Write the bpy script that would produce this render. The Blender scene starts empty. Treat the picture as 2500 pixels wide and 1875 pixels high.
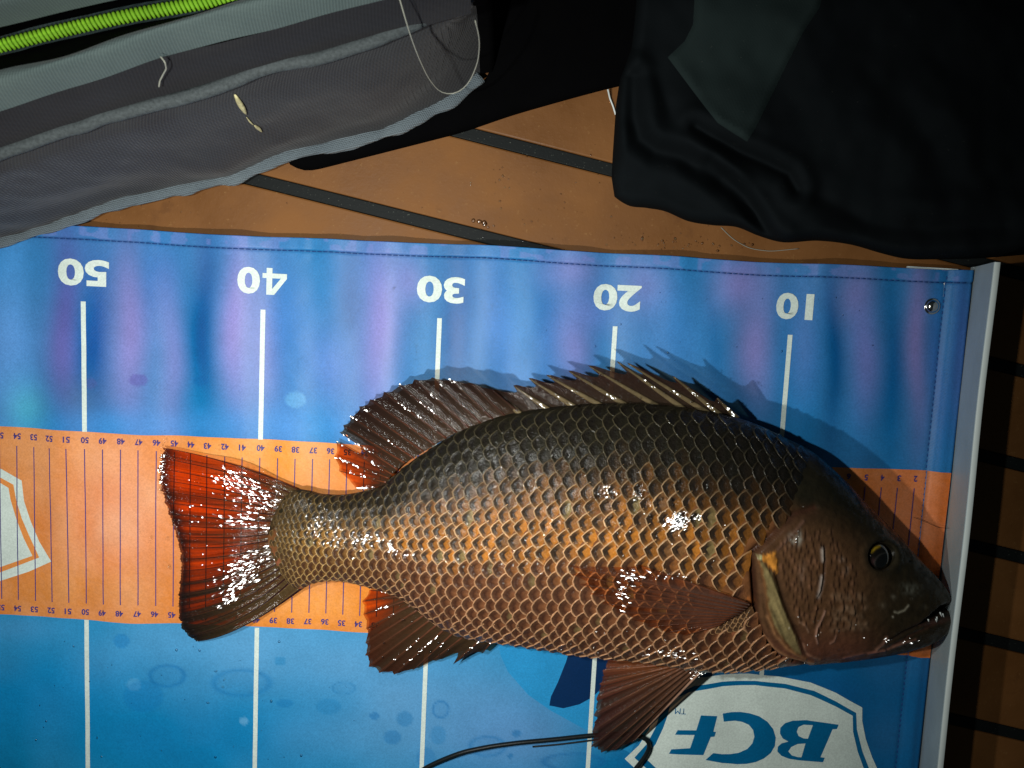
import bpy, math
import numpy as np
from mathutils import Matrix, Vector

C = bpy.context.scene
COL = C.collection
rng = np.random.default_rng(11)

# ------------------------------------------------------------------ camera
# all sizes below are centimetres; meshes are written in metres
CAM = np.array([-26.16195, 0.0, 43.97646])
FPX = 1888.0
a_, b_, c_ = -0.102578, -0.0052276, 0.0492419
def _rot(a, b, c):
    ca, sa, cb, sb, cc, sc = math.cos(a), math.sin(a), math.cos(b), math.sin(b), math.cos(c), math.sin(c)
    Rx = np.array([[1, 0, 0], [0, ca, -sa], [0, sa, ca]])
    Ry = np.array([[cb, 0, sb], [0, 1, 0], [-sb, 0, cb]])
    Rz = np.array([[cc, -sc, 0], [sc, cc, 0], [0, 0, 1]])
    return Rz @ Ry @ Rx
RM = _rot(a_, b_, c_)
cam_data = bpy.data.cameras.new('camera')
cam = bpy.data.objects.new('camera', cam_data); COL.objects.link(cam)
M4 = Matrix.Identity(4)
for i in range(3):
    for j in range(3):
        M4[i][j] = RM[i, j]
    M4[i][3] = CAM[i] * 0.01
cam.matrix_world = M4
cam_data.sensor_fit = 'HORIZONTAL'; cam_data.sensor_width = 36.0
cam_data.lens = 18.0 * FPX / 1250.0
cam_data.clip_start = 0.01; cam_data.clip_end = 20.0
cam_data.dof.use_dof = True
cam_data.dof.focus_distance = 0.435
cam_data.dof.aperture_fstop = 16.0
C.camera = cam

# ------------------------------------------------------------------ world and lamps (a night scene: two small lamps)
w = bpy.data.worlds.new('World'); C.world = w; w.use_nodes = True
w.node_tree.nodes['Background'].inputs[0].default_value = (0.55, 0.75, 0.8, 1)
w.node_tree.nodes['Background'].inputs[1].default_value = 0.018
C.view_settings.view_transform = 'Standard'; C.view_settings.look = 'None'
C.view_settings.exposure = 0.0; C.view_settings.gamma = 1.0

def lamp(name, kind, pos, energy, radius, color, target=None, size=None, blend=1.0):
    d = bpy.data.lights.new(name, kind); d.energy = energy; d.color = color
    d.shadow_soft_size = radius
    if kind == 'SPOT':
        d.spot_size = size; d.spot_blend = blend
    o = bpy.data.objects.new(name, d); COL.objects.link(o)
    o.location = Vector(pos) * 0.01
    if target is not None:
        o.rotation_euler = (Vector(target) - Vector(pos)).to_track_quat('-Z', 'Y').to_euler()
    return o
lamp('head_torch', 'SPOT', (-36.5, -9.5, 31.0), 2.9, 0.004, (1.0, 0.98, 0.92), (-34.0, -10.0, 0.0), math.radians(135), 0.9)
lamp('hand_torch', 'SPOT', (-36.0, -0.3, 39.0), 3.9, 0.005, (0.96, 1.0, 0.96), (-33.0, -6.0, 0.0), math.radians(112), 0.9)

# ------------------------------------------------------------------ helpers
def un(px, py, z=0.0):
    px = np.asarray(px, float); py = np.asarray(py, float); z = np.asarray(z, float)
    px, py, z = np.broadcast_arrays(px, py, z)
    d = np.stack([px - 1250.0, -(py - 937.5), np.full(px.shape, -FPX)], -1) @ RM.T
    t = (z - CAM[2]) / d[..., 2]
    return np.stack([CAM[0] + d[..., 0] * t, CAM[1] + d[..., 1] * t, z + 0 * t], -1)
def proj(P):
    q = (np.asarray(P) - CAM) @ RM
    return 1250.0 + q[..., 0] / (-q[..., 2]) * FPX, 937.5 - q[..., 1] / (-q[..., 2]) * FPX
def lin(r, g, b):
    c = np.array([r, g, b], float) / 255.0
    return np.where(c <= 0.04045, c / 12.92, ((c + 0.055) / 1.055) ** 2.4)
def sm(x, a, b):
    t = np.clip((np.asarray(x, float) - a) / (b - a), 0, 1); return t * t * (3 - 2 * t)
def crv(pts, x):
    p = np.array(pts, float); return np.interp(x, p[:, 0], p[:, 1])
def scrv(pts, x):
    """smooth (Catmull-Rom / cubic Hermite) interpolation of y over x"""
    p = np.array(pts, float); X, Y = p[:, 0], p[:, 1]; x = np.asarray(x, float)
    m = np.gradient(Y, X)
    i = np.clip(np.searchsorted(X, x) - 1, 0, len(X) - 2)
    h = X[i + 1] - X[i]; t = np.clip((x - X[i]) / h, 0, 1)
    return ((2*t**3-3*t**2+1)*Y[i] + (t**3-2*t**2+t)*h*m[i] + (-2*t**3+3*t**2)*Y[i+1] + (t**3-t**2)*h*m[i+1])
def segdist(px, py, poly, closed=False):
    P = np.array(poly, float); best = np.full(np.shape(px), 1e9)
    n = len(P); r = range(n if closed else n - 1)
    for i in r:
        ax, ay = P[i]; bx, by = P[(i + 1) % n]
        dx, dy = bx - ax, by - ay; L = dx*dx + dy*dy + 1e-9
        t = np.clip(((px-ax)*dx + (py-ay)*dy) / L, 0, 1)
        best = np.minimum(best, np.hypot(px-ax-t*dx, py-ay-t*dy))
    return best
def inside(px, py, poly):
    P = np.array(poly, float); n = len(P); res = np.zeros(np.shape(px), bool)
    for i in range(n):
        x1, y1 = P[i]; x2, y2 = P[(i + 1) % n]
        c = (y1 > py) != (y2 > py)
        xi = (x2 - x1) * (py - y1) / (y2 - y1 + 1e-12) + x1
        res ^= c & (px < xi)
    return res
_lat = rng.random((64, 64, 4))
def vnoise(x, y, k=0):
    x = np.asarray(x, float); y = np.asarray(y, float)
    xi = np.floor(x).astype(int); yi = np.floor(y).astype(int)
    fx = x - xi; fy = y - yi; fx = fx*fx*(3-2*fx); fy = fy*fy*(3-2*fy)
    g = lambda i, j: _lat[i % 64, j % 64, k]
    return (g(xi, yi)*(1-fx)*(1-fy) + g(xi+1, yi)*fx*(1-fy) + g(xi, yi+1)*(1-fx)*fy + g(xi+1, yi+1)*fx*fy) * 2 - 1

def wloc(o):
    v = np.zeros(3)
    while o is not None:
        v += np.array(o.location); o = o.parent
    return v
def thing(name, label, cat, loc, group=None):
    o = bpy.data.objects.new(name, None); COL.objects.link(o)
    o.location = Vector(loc) * 0.01; o.empty_display_size = 0.01
    o['label'] = label; o['category'] = cat
    if group: o['group'] = group
    return o
def mesh(name, V, F, mat, parent=None, col=None, dens=None, smooth=True, label=None, kind=None):
    V = np.asarray(V, float).reshape(-1, 3) * 0.01
    if parent is not None: V = V - wloc(parent)
    me = bpy.data.meshes.new(name)
    if isinstance(F, np.ndarray):
        n = F.shape[1]
        me.vertices.add(len(V)); me.vertices.foreach_set('co', V.ravel().astype(np.float32))
        me.loops.add(F.size); me.loops.foreach_set('vertex_index', F.ravel().astype(np.int32))
        me.polygons.add(len(F))
        me.polygons.foreach_set('loop_start', (np.arange(len(F)) * n).astype(np.int32))
        me.polygons.foreach_set('loop_total', np.full(len(F), n, np.int32))
        me.update(calc_edges=True); me.validate()
    else:
        me.from_pydata(V.tolist(), [], F); me.update()
    if smooth: me.polygons.foreach_set('use_smooth', np.ones(len(me.polygons), bool))
    if col is not None:
        at = me.color_attributes.new('Col', 'FLOAT_COLOR', 'POINT')
        c4 = np.ones((len(V), 4), np.float32); c4[:, :3] = np.asarray(col).reshape(-1, 3)
        at.data.foreach_set('color', c4.ravel())
    if dens is not None:
        at = me.attributes.new('dens', 'FLOAT', 'POINT')
        at.data.foreach_set('value', np.asarray(dens, np.float32).ravel())
    me.materials.append(mat)
    o = bpy.data.objects.new(name, me); COL.objects.link(o)
    if parent is not None: o.parent = parent
    if label: o['label'] = label
    if kind: o['kind'] = kind
    return o
def gfaces(n, m, off=0, wrap=False):
    i, j = np.meshgrid(np.arange(n - 1), np.arange(m if wrap else m - 1), indexing='ij')
    j2 = (j + 1) % m
    a = i*m + j; b = i*m + j2; c = (i+1)*m + j2; d = (i+1)*m + j
    return np.stack([a, b, c, d], -1).reshape(-1, 4) + off
def up(F, V):
    """orient a grid's faces to +z"""
    V = np.asarray(V).reshape(-1, 3); f = F[len(F)//2]
    n = np.cross(V[f[1]] - V[f[0]], V[f[2]] - V[f[0]])
    return F[:, ::-1].copy() if n[2] < 0 else F
def tube(P, R, seg=8, flat=1.0):
    P = np.asarray(P, float); n = len(P); R = np.broadcast_to(np.asarray(R, float), (n,))
    T = np.gradient(P, axis=0); T /= np.linalg.norm(T, axis=1)[:, None] + 1e-9
    upv = np.tile([0, 0, 1.0], (n, 1)); 
    Sd = np.cross(T, upv); Sd /= np.linalg.norm(Sd, axis=1)[:, None] + 1e-9
    N = np.cross(Sd, T)
    th = np.arange(seg) / seg * 2 * np.pi
    V = P[:, None] + R[:, None, None] * (np.cos(th)[None, :, None] * Sd[:, None] + flat * np.sin(th)[None, :, None] * N[:, None])
    V = np.concatenate([V.reshape(-1, 3), P[:1], P[-1:]])
    F = [tuple(f) for f in gfaces(n, seg, wrap=True)]
    for j in range(seg):
        F.append((n*seg, (j+1) % seg, j)); F.append((n*seg+1, (n-1)*seg + j, (n-1)*seg + (j+1) % seg))
    return V, F
class Acc:
    def __init__(s): s.V = []; s.F = []; s.c = []; s.n = 0
    def add(s, V, F, col=None):
        V = np.asarray(V).reshape(-1, 3)
        s.V.append(V); s.F += [tuple(int(k) + s.n for k in f) for f in F]; s.n += len(V)
        if col is not None: s.c.append(np.broadcast_to(np.asarray(col, float), V.shape))
    def build(s, name, mat, parent=None, **k):
        return mesh(name, np.concatenate(s.V), s.F, mat, parent, col=(np.concatenate(s.c) if s.c else None), **k)
def resample(P, n):
    P = np.asarray(P, float); d = np.r_[0, np.cumsum(np.linalg.norm(np.diff(P, axis=0), axis=1))]
    t = np.linspace(0, d[-1], n)
    out = np.stack([np.interp(t, d, P[:, k]) for k in range(P.shape[1])], -1)
    for _ in range(3):
        out[1:-1] = 0.25*out[:-2] + 0.5*out[1:-1] + 0.25*out[2:]
    return out

# ------------------------------------------------------------------ materials
def newmat(name):
    m = bpy.data.materials.new(name); m.use_nodes = True; nt = m.node_tree
    return m, nt, nt.nodes['Principled BSDF'], nt.nodes['Material Output']
def setp(p, **k):
    names = dict(rough='Roughness', spec='Specular IOR Level', coat='Coat Weight', coatr='Coat Roughness', metal='Metallic', sheen='Sheen Weight', trans='Transmission Weight', ior='IOR')
    for a, b in k.items():
        if a == 'col': p.inputs['Base Color'].default_value = (*b, 1)
        else: p.inputs[names[a]].default_value = b
def coords(nt): 
    n = nt.nodes.new('ShaderNodeNewGeometry'); return n.outputs['Position']
def noise(nt, scale, detail=3.0, rough=0.6, vec=None):
    n = nt.nodes.new('ShaderNodeTexNoise'); n.inputs['Scale'].default_value = scale
    n.inputs['Detail'].default_value = detail; n.inputs['Roughness'].default_value = rough
    nt.links.new(vec if vec is not None else coords(nt), n.inputs['Vector']); return n
def bump(nt, p, height, dist, strength=1.0, prev=None):
    b = nt.nodes.new('ShaderNodeBump'); b.inputs['Distance'].default_value = dist; b.inputs['Strength'].default_value = strength
    nt.links.new(height, b.inputs['Height'])
    if prev is not None: nt.links.new(prev, b.inputs['Normal'])
    if p is not None: nt.links.new(b.outputs[0], p.inputs['Normal'])
    return b.outputs[0]
def mixc(nt, fac, A, B, mode='MIX'):
    n = nt.nodes.new('ShaderNodeMix'); n.data_type = 'RGBA'; n.blend_type = mode
    for s, v in ((0, fac), (6, A), (7, B)):
        if isinstance(v, (float, int)): n.inputs[s].default_value = v
        elif isinstance(v, (tuple, list, np.ndarray)): n.inputs[s].default_value = (*[float(t) for t in v], 1)
        else: nt.links.new(v, n.inputs[s])
    return n.outputs[2]
def ramp(nt, src, a, b, ca=0.0, cb=1.0):
    n = nt.nodes.new('ShaderNodeMapRange'); n.inputs[1].default_value = a; n.inputs[2].default_value = b
    n.inputs[3].default_value = ca; n.inputs[4].default_value = cb; nt.links.new(src, n.inputs[0]); return n.outputs[0]
def vcol(nt):
    n = nt.nodes.new('ShaderNodeAttribute'); n.attribute_name = 'Col'; return n.outputs['Color']
def rotated(nt, ang, sc=(1, 1, 1)):
    m = nt.nodes.new('ShaderNodeMapping'); m.inputs['Rotation'].default_value = (0, 0, ang); m.inputs['Scale'].default_value = sc
    nt.links.new(coords(nt), m.inputs['Vector']); return m.outputs[0]

def vinyl(name, color=None, rough=0.46):
    """printed woven vinyl: fine weave relief, print colour from the mesh or plain"""
    m, nt, p, o = newmat(name)
    base = vcol(nt) if color is None else None
    n1 = noise(nt, 900, 2.0, 0.7)
    n2 = noise(nt, 45, 3.0, 0.6)
    fac = ramp(nt, n1.outputs[0], 0.3, 0.7, 0.86, 1.08)
    g = nt.nodes.new('ShaderNodeCombineColor')
    for i in range(3): nt.links.new(fac, g.inputs[i])
    c = mixc(nt, 1.0, base if base is not None else color, g.outputs[0], 'MULTIPLY')
    fac2 = ramp(nt, n2.outputs[0], 0.3, 0.7, 0.93, 1.05)
    g2 = nt.nodes.new('ShaderNodeCombineColor')
    for i in range(3): nt.links.new(fac2, g2.inputs[i])
    c = mixc(nt, 1.0, c, g2.outputs[0], 'MULTIPLY')
    nt.links.new(c, p.inputs['Base Color'])
    setp(p, rough=rough, spec=0.26)
    wv = nt.nodes.new('ShaderNodeTexWave'); wv.bands_direction = 'X'; wv.inputs['Scale'].default_value = 260
    wv.inputs['Distortion'].default_value = 0.6
    nt.links.new(rotated(nt, 0.7), wv.inputs['Vector'])
    b1 = bump(nt, None, wv.outputs['Fac'], 0.00003, 0.6)
    b2 = bump(nt, None, n1.outputs[0], 0.00008, 0.7, b1)
    bump(nt, p, n2.outputs[0], 0.0006, 0.6, b2)
    return m
M_vinyl = vinyl('printed_vinyl')
WHITE = (0.70, 0.80, 0.745)
M_print_white = vinyl('white_print', WHITE)
M_print_ink = vinyl('indigo_ink', lin(72, 62, 128))
M_print_blue = vinyl('blue_ink', lin(0, 102, 152))
M_print_navy = vinyl('navy_ink', lin(4, 44, 88))
M_print_light = vinyl('light_blue_ink', lin(42, 148, 208))
M_print_orange = vinyl('orange_ink', (0.82, 0.30, 0.075))
M_thread = vinyl('blue_thread', lin(28, 66, 130))

def plain(name, color, rough=0.5, bscale=None, bdist=0.0002, spec=0.4, vary=0.15, vs=60, **k):
    m, nt, p, o = newmat(name)
    n = noise(nt, vs, 4.0, 0.6)
    c = mixc(nt, ramp(nt, n.outputs[0], 0.3, 0.7), tuple(np.array(color)*(1-vary)), tuple(np.clip(np.array(color)*(1+vary), 0, 1)))
    nt.links.new(c, p.inputs['Base Color']); setp(p, rough=rough, spec=spec, **k)
    if bscale: bump(nt, p, noise(nt, bscale, 3.0, 0.6).outputs[0], bdist)
    return m
M_stop = plain('white_plastic', (0.44, 0.52, 0.54), 0.5, 300, 0.00005, vary=0.12, vs=22, spec=0.25)
M_stop_edge = plain('cut_white_edge', (0.80, 0.88, 0.86), 0.4, 300, 0.00005, vary=0.04)
M_metal = plain('nickel', (0.62, 0.60, 0.55), 0.16, 500, 0.00003, metal=1.0)
M_cord = plain('black_cord', (0.006, 0.009, 0.010), 0.42, 600, 0.0001, spec=0.2)
M_line = plain('nylon_line', (0.30, 0.30, 0.25), 0.3)
M_paleline = plain('pale_line', (0.75, 0.8, 0.78), 0.3)

def deck_mat():
    m, nt, p, o = newmat('tan_deck_foam')
    n1 = noise(nt, 16, 5.0, 0.6); n2 = noise(nt, 420, 3.0, 0.7); n3 = noise(nt, 55, 4.0, 0.65)
    c = mixc(nt, ramp(nt, n1.outputs[0], 0.35, 0.65), (0.165, 0.066, 0.017), (0.235, 0.098, 0.027))
    c = mixc(nt, ramp(nt, noise(nt, 9, 2.0, 0.5).outputs[0], 0.55, 0.60, 0, 0.30), c, (0.13, 0.052, 0.014))
    c = mixc(nt, ramp(nt, n3.outputs[0], 0.62, 0.70, 0, 0.35), c, (0.11, 0.042, 0.013))
    c = mixc(nt, ramp(nt, n2.outputs[0], 0.62, 0.75, 0, 0.5), c, (0.32, 0.17, 0.06))
    nt.links.new(c, p.inputs['Base Color'])
    nt.links.new(ramp(nt, n1.outputs[0], 0.35, 0.65, 0.45, 0.7), p.inputs['Roughness'])
    setp(p, spec=0.25)
    b = bump(nt, None, n2.outputs[0], 0.00012); bump(nt, p, n3.outputs[0], 0.0004, 0.5, b)
    return m
M_deck = deck_mat()
def seam_mat():
    m, nt, p, o = newmat('black_rubber_seam')
    n2 = noise(nt, 700, 2.0, 0.7)
    c = mixc(nt, ramp(nt, n2.outputs[0], 0.66, 0.72), (0.010, 0.012, 0.012), (0.10, 0.11, 0.09))
    nt.links.new(c, p.inputs['Base Color']); setp(p, rough=0.6, spec=0.15); bump(nt, p, n2.outputs[0], 0.0001)
    return m
M_seam = seam_mat()

def fabric(name, ca, cb, ang, scale=190, rough=0.75, dist=0.00025, dirt=0.0, sheen=0.1, spec=0.12):
    m, nt, p, o = newmat(name)
    wv = nt.nodes.new('ShaderNodeTexWave'); wv.inputs['Scale'].default_value = scale; wv.inputs['Distortion'].default_value = 1.2
    wv.inputs['Detail'].default_value = 1.0; wv.inputs['Detail Scale'].default_value = 3.0
    nt.links.new(rotated(nt, ang), wv.inputs['Vector'])
    wv2 = nt.nodes.new('ShaderNodeTexWave'); wv2.inputs['Scale'].default_value = scale*0.9; wv2.inputs['Distortion'].default_value = 1.0
    nt.links.new(rotated(nt, ang + 1.2), wv2.inputs['Vector'])
    n1 = noise(nt, 25, 4.0, 0.6); n2 = noise(nt, 900, 2.0)
    c = mixc(nt, ramp(nt, n1.outputs[0], 0.3, 0.7), ca, cb)
    c = mixc(nt, ramp(nt, wv.outputs['Fac'], 0.2, 0.9, 0, 0.35), c, tuple(np.array(cb)*1.5))
    if dirt: c = mixc(nt, ramp(nt, noise(nt, 320, 3.0, 0.8).outputs[0], 0.70, 0.76, 0, dirt), c, (0.25, 0.24, 0.21))
    nt.links.new(c, p.inputs['Base Color']); setp(p, rough=rough, spec=spec, sheen=sheen)
    b = bump(nt, None, wv.outputs['Fac'], dist); b = bump(nt, None, wv2.outputs['Fac'], dist*0.7, 0.6, b)
    bump(nt, p, n2.outputs[0], dist*0.5, 0.8, b)
    return m
M_bag = fabric('grey_twill', (0.024, 0.023, 0.026), (0.037, 0.038, 0.040), 0.55, 330, 0.55, 0.00018, 0.15)
M_bag_dark = fabric('charcoal_panel', (0.013, 0.0125, 0.015), (0.019, 0.019, 0.021), 0.3, 260, 0.6, 0.00008)
M_bag_flap = fabric('grey_green_flap', (0.055, 0.078, 0.078), (0.085, 0.112, 0.108), 0.3, 300, 0.7, 0.0001)
M_bind = fabric('grey_binding_tape', (0.085, 0.11, 0.13), (0.16, 0.195, 0.215), 1.3, 330, 0.6, 0.0004)
M_pipe = plain('piping', (0.062, 0.072, 0.075), 0.7, 1200, 0.0002, spec=0.12, vary=0.3, vs=700)
M_black = plain('matte_black', (0.0015, 0.0015, 0.0018), 0.9, spec=0.03)
M_cloth = fabric('black_cloth', (0.0045, 0.0060, 0.0070), (0.0064, 0.0082, 0.0094), 0.9, 420, 0.9, 0.00008, 0.12, sheen=0.0, spec=0.04)
M_cloth2 = fabric('dark_green_grey_lining', (0.0135, 0.0215, 0.0215), (0.017, 0.026, 0.0255), 0.2, 420, 0.9, 0.00006, 0.15, sheen=0.0, spec=0.05)
M_zip = plain('neon_green_plastic', (0.26, 0.55, 0.03), 0.6, spec=0.15)
M_ziptape = fabric('zip_tape', (0.012, 0.02, 0.022), (0.03, 0.045, 0.045), 1.2, 330)
M_stain = plain('dried_bait', (0.50, 0.45, 0.24), 0.6, 400, 0.0003, vary=0.3, vs=300)

def skin_mat(name, rough=0.30, coat=0.6, bd=0.00025, bs=260, spots=True):
    m, nt, p, o = newmat(name)
    n1 = noise(nt, bs, 4.0, 0.65); n2 = noise(nt, 70, 3.0, 0.6); n3 = noise(nt, 1100, 2.0, 0.6)
    f = ramp(nt, n1.outputs[0], 0.3, 0.7, 0.72, 1.28)
    g = nt.nodes.new('ShaderNodeCombineColor')
    for i in range(3): nt.links.new(f, g.inputs[i])
    c = mixc(nt, 1.0, vcol(nt), g.outputs[0], 'MULTIPLY')
    nt.links.new(c, p.inputs['Base Color']); setp(p, rough=0.8, spec=0.12, coat=coat, coatr=rough)
    nt.links.new(ramp(nt, n2.outputs[0], 0.40, 0.62, rough, rough*2.2), p.inputs['Coat Roughness'])
    nt.links.new(ramp(nt, noise(nt, 160, 3.0, 0.7).outputs[0], 0.42, 0.60, coat*0.25, coat), p.inputs['Coat Weight'])
    b = bump(nt, None, n1.outputs[0], bd)
    b = bump(nt, None, n3.outputs[0], bd*0.25, 1.0, b)
    nt.links.new(b, p.inputs['Normal']); nt.links.new(b, p.inputs['Coat Normal'])
    return m
M_skin = skin_mat('wet_fish_skin', 0.13, 0.5, 0.00035, 230)
M_scale = skin_mat('wet_fish_scale', 0.10, 0.9, 0.0006, 520)
def fin_mat(name, tint, rough=0.12, coat=0.28, bd=0.0007):
    """thin membrane: light that passes is tinted, the rest is scattered from wet skin"""
    m, nt, p, o = newmat(name)
    n1 = noise(nt, 380, 3.0, 0.6); n3 = noise(nt, 1500, 2.0)
    nt.links.new(vcol(nt), p.inputs['Base Color']); setp(p, rough=0.8, spec=0.1, coat=coat, coatr=rough)
    b = bump(nt, None, n1.outputs[0], bd); b = bump(nt, None, n3.outputs[0], 0.0001, 1.0, b)
    nt.links.new(b, p.inputs['Normal']); nt.links.new(b, p.inputs['Coat Normal'])
    t = nt.nodes.new('ShaderNodeBsdfTransparent'); t.inputs[0].default_value = (*tint, 1)
    a = nt.nodes.new('ShaderNodeAttribute'); a.attribute_name = 'dens'
    mx = nt.nodes.new('ShaderNodeMixShader')
    nt.links.new(a.outputs['Fac'], mx.inputs[0]); nt.links.new(t.outputs[0], mx.inputs[1]); nt.links.new(p.outputs[0], mx.inputs[2])
    nt.links.new(mx.outputs[0], o.inputs['Surface'])
    return m
M_fin = fin_mat('red_brown_fin_membrane', (0.92, 0.50, 0.28))
M_fin_tail = fin_mat('tail_fin_membrane', (0.90, 0.41, 0.21), 0.16, 1.0, 0.0012)
M_fin_pec = fin_mat('clear_pectoral_membrane', (0.90, 0.68, 0.52))
def water_mat():
    m, nt, p, o = newmat('water'); t = nt.nodes.new('ShaderNodeBsdfTransparent'); g = nt.nodes.new('ShaderNodeBsdfGlossy'); g.inputs['Roughness'].default_value = 0.14
    f = nt.nodes.new('ShaderNodeFresnel'); f.inputs['IOR'].default_value = 1.75; mx = nt.nodes.new('ShaderNodeMixShader')
    nt.links.new(f.outputs[0], mx.inputs[0]); nt.links.new(t.outputs[0], mx.inputs[1]); nt.links.new(g.outputs[0], mx.inputs[2]); nt.links.new(mx.outputs[0], o.inputs['Surface']); return m
M_water = water_mat()
def eye_mat():
    m, nt, p, o = newmat('wet_eye'); nt.links.new(vcol(nt), p.inputs['Base Color']); setp(p, rough=0.08, spec=0.6, coat=1.0, coatr=0.02); return m
M_eye = eye_mat()

# ------------------------------------------------------------------ deck
DZ = -0.80
d0 = un(590, 430, DZ); d1 = un(1300, 607, DZ); dirv = (d1 - d0); dirv /= np.linalg.norm(dirv); nrm = np.array([-dirv[1], dirv[0], 0])
q = un(1130, 322, DZ); PITCH = abs(np.dot(q - d0, nrm)); 
deck = thing('deck', 'tan foam boat deck with black seams under the mat', 'deck', (-26, -8, DZ)); 
del deck['category']; deck['kind'] = 'structure'; deck['label'] = 'tan deck with black rubber seams'
SW = 0.74
def slab(c0, L0, L1, wid, z0, z1, bev, nL=2):
    """long plank with rounded edges, centred on line c0 + s*dirv"""
    prof = [(-wid/2, z0), (-wid/2, z1-bev), (-wid/2+bev*0.3, z1-bev*0.3), (-wid/2+bev, z1), (wid/2-bev, z1), (wid/2-bev*0.3, z1-bev*0.3), (wid/2, z1-bev), (wid/2, z0)]
    V = []
    for s in (L0, L1):
        for (a, z) in prof:
            pnt = c0 + dirv*s + nrm*a; V.append((pnt[0], pnt[1], z))
    n = len(prof); F = [(j, (j+1) % n, n + (j+1) % n, n + j) for j in range(n)] + [tuple(range(n))[::-1], tuple(range(n, 2*n))]
    return V, F
for k in range(-10, 7):
    cpl = d0 + nrm * (PITCH * (k + 0.5))
    V, F = slab(cpl, -45, 75, PITCH - SW, DZ-1.2, DZ, 0.10)
    mesh('plank', V, F, M_deck, deck, smooth=False)
    cs = d0 + nrm * (PITCH * k)
    V, F = slab(cs, -45, 75, SW - 0.05, DZ-1.2, DZ-0.05, 0.05)
    mesh('rubber_seam', V, F, M_seam, deck, smooth=False)

# ------------------------------------------------------------------ measuring mat
X0, X1 = -70.0, -0.1
YT, YB = 3.15, -36.0
BT, BB = -8.42, -19.62
def top_wob(X): return 0.06*np.sin(X*0.21+1.0) + 0.03*np.sin(X*0.63)
def hm(X, Y):
    X = np.asarray(X, float); Y = np.asarray(Y, float)
    amp = sm(Y, -24, 0)*0.7 + 0.45
    h = amp * (0.115*np.sin(X*0.72 + 0.04*Y + 0.5) + 0.06*np.sin(X*1.31 - 0.07*Y) + 0.035*np.sin(X*2.3 + 0.1*Y + 2))
    h += 0.03*vnoise(X*0.35, Y*0.22) + 0.012*vnoise(X*1.1, Y*0.8, 1)
    h += 0.10 * np.exp(-((X + 50.6)/1.2)**2) * sm(Y, -20, -6)
    # flattened where the fish presses on it, hems are thicker
    e = YT - Y
    h += 0.07 * (1 - sm(e, 0.60, 0.85))
    h -= 0.06 * np.exp(-((e-0.72)/0.07)**2)
    h += 0.02*vnoise(X*2.2, Y*0.5+9, 2) * (1 - sm(e, 0.4, 1.6))
    g = X1 - X
    h += 0.10 * (1 - sm(g, 1.05, 1.3)) + 0.14*np.exp(-((g-0.62)/0.33)**2)
    h -= 0.07 * np.exp(-((g-1.28)/0.08)**2)
    return h
def blob(c, px, py, cx, cy, sx, sy, rgb, k, p=2):
    f = (k * np.exp(-(np.abs((px-cx)/sx)**p + np.abs((py-cy)/sy)**p)))[..., None]
    return c*(1-f) + lin(*rgb)*f
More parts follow.
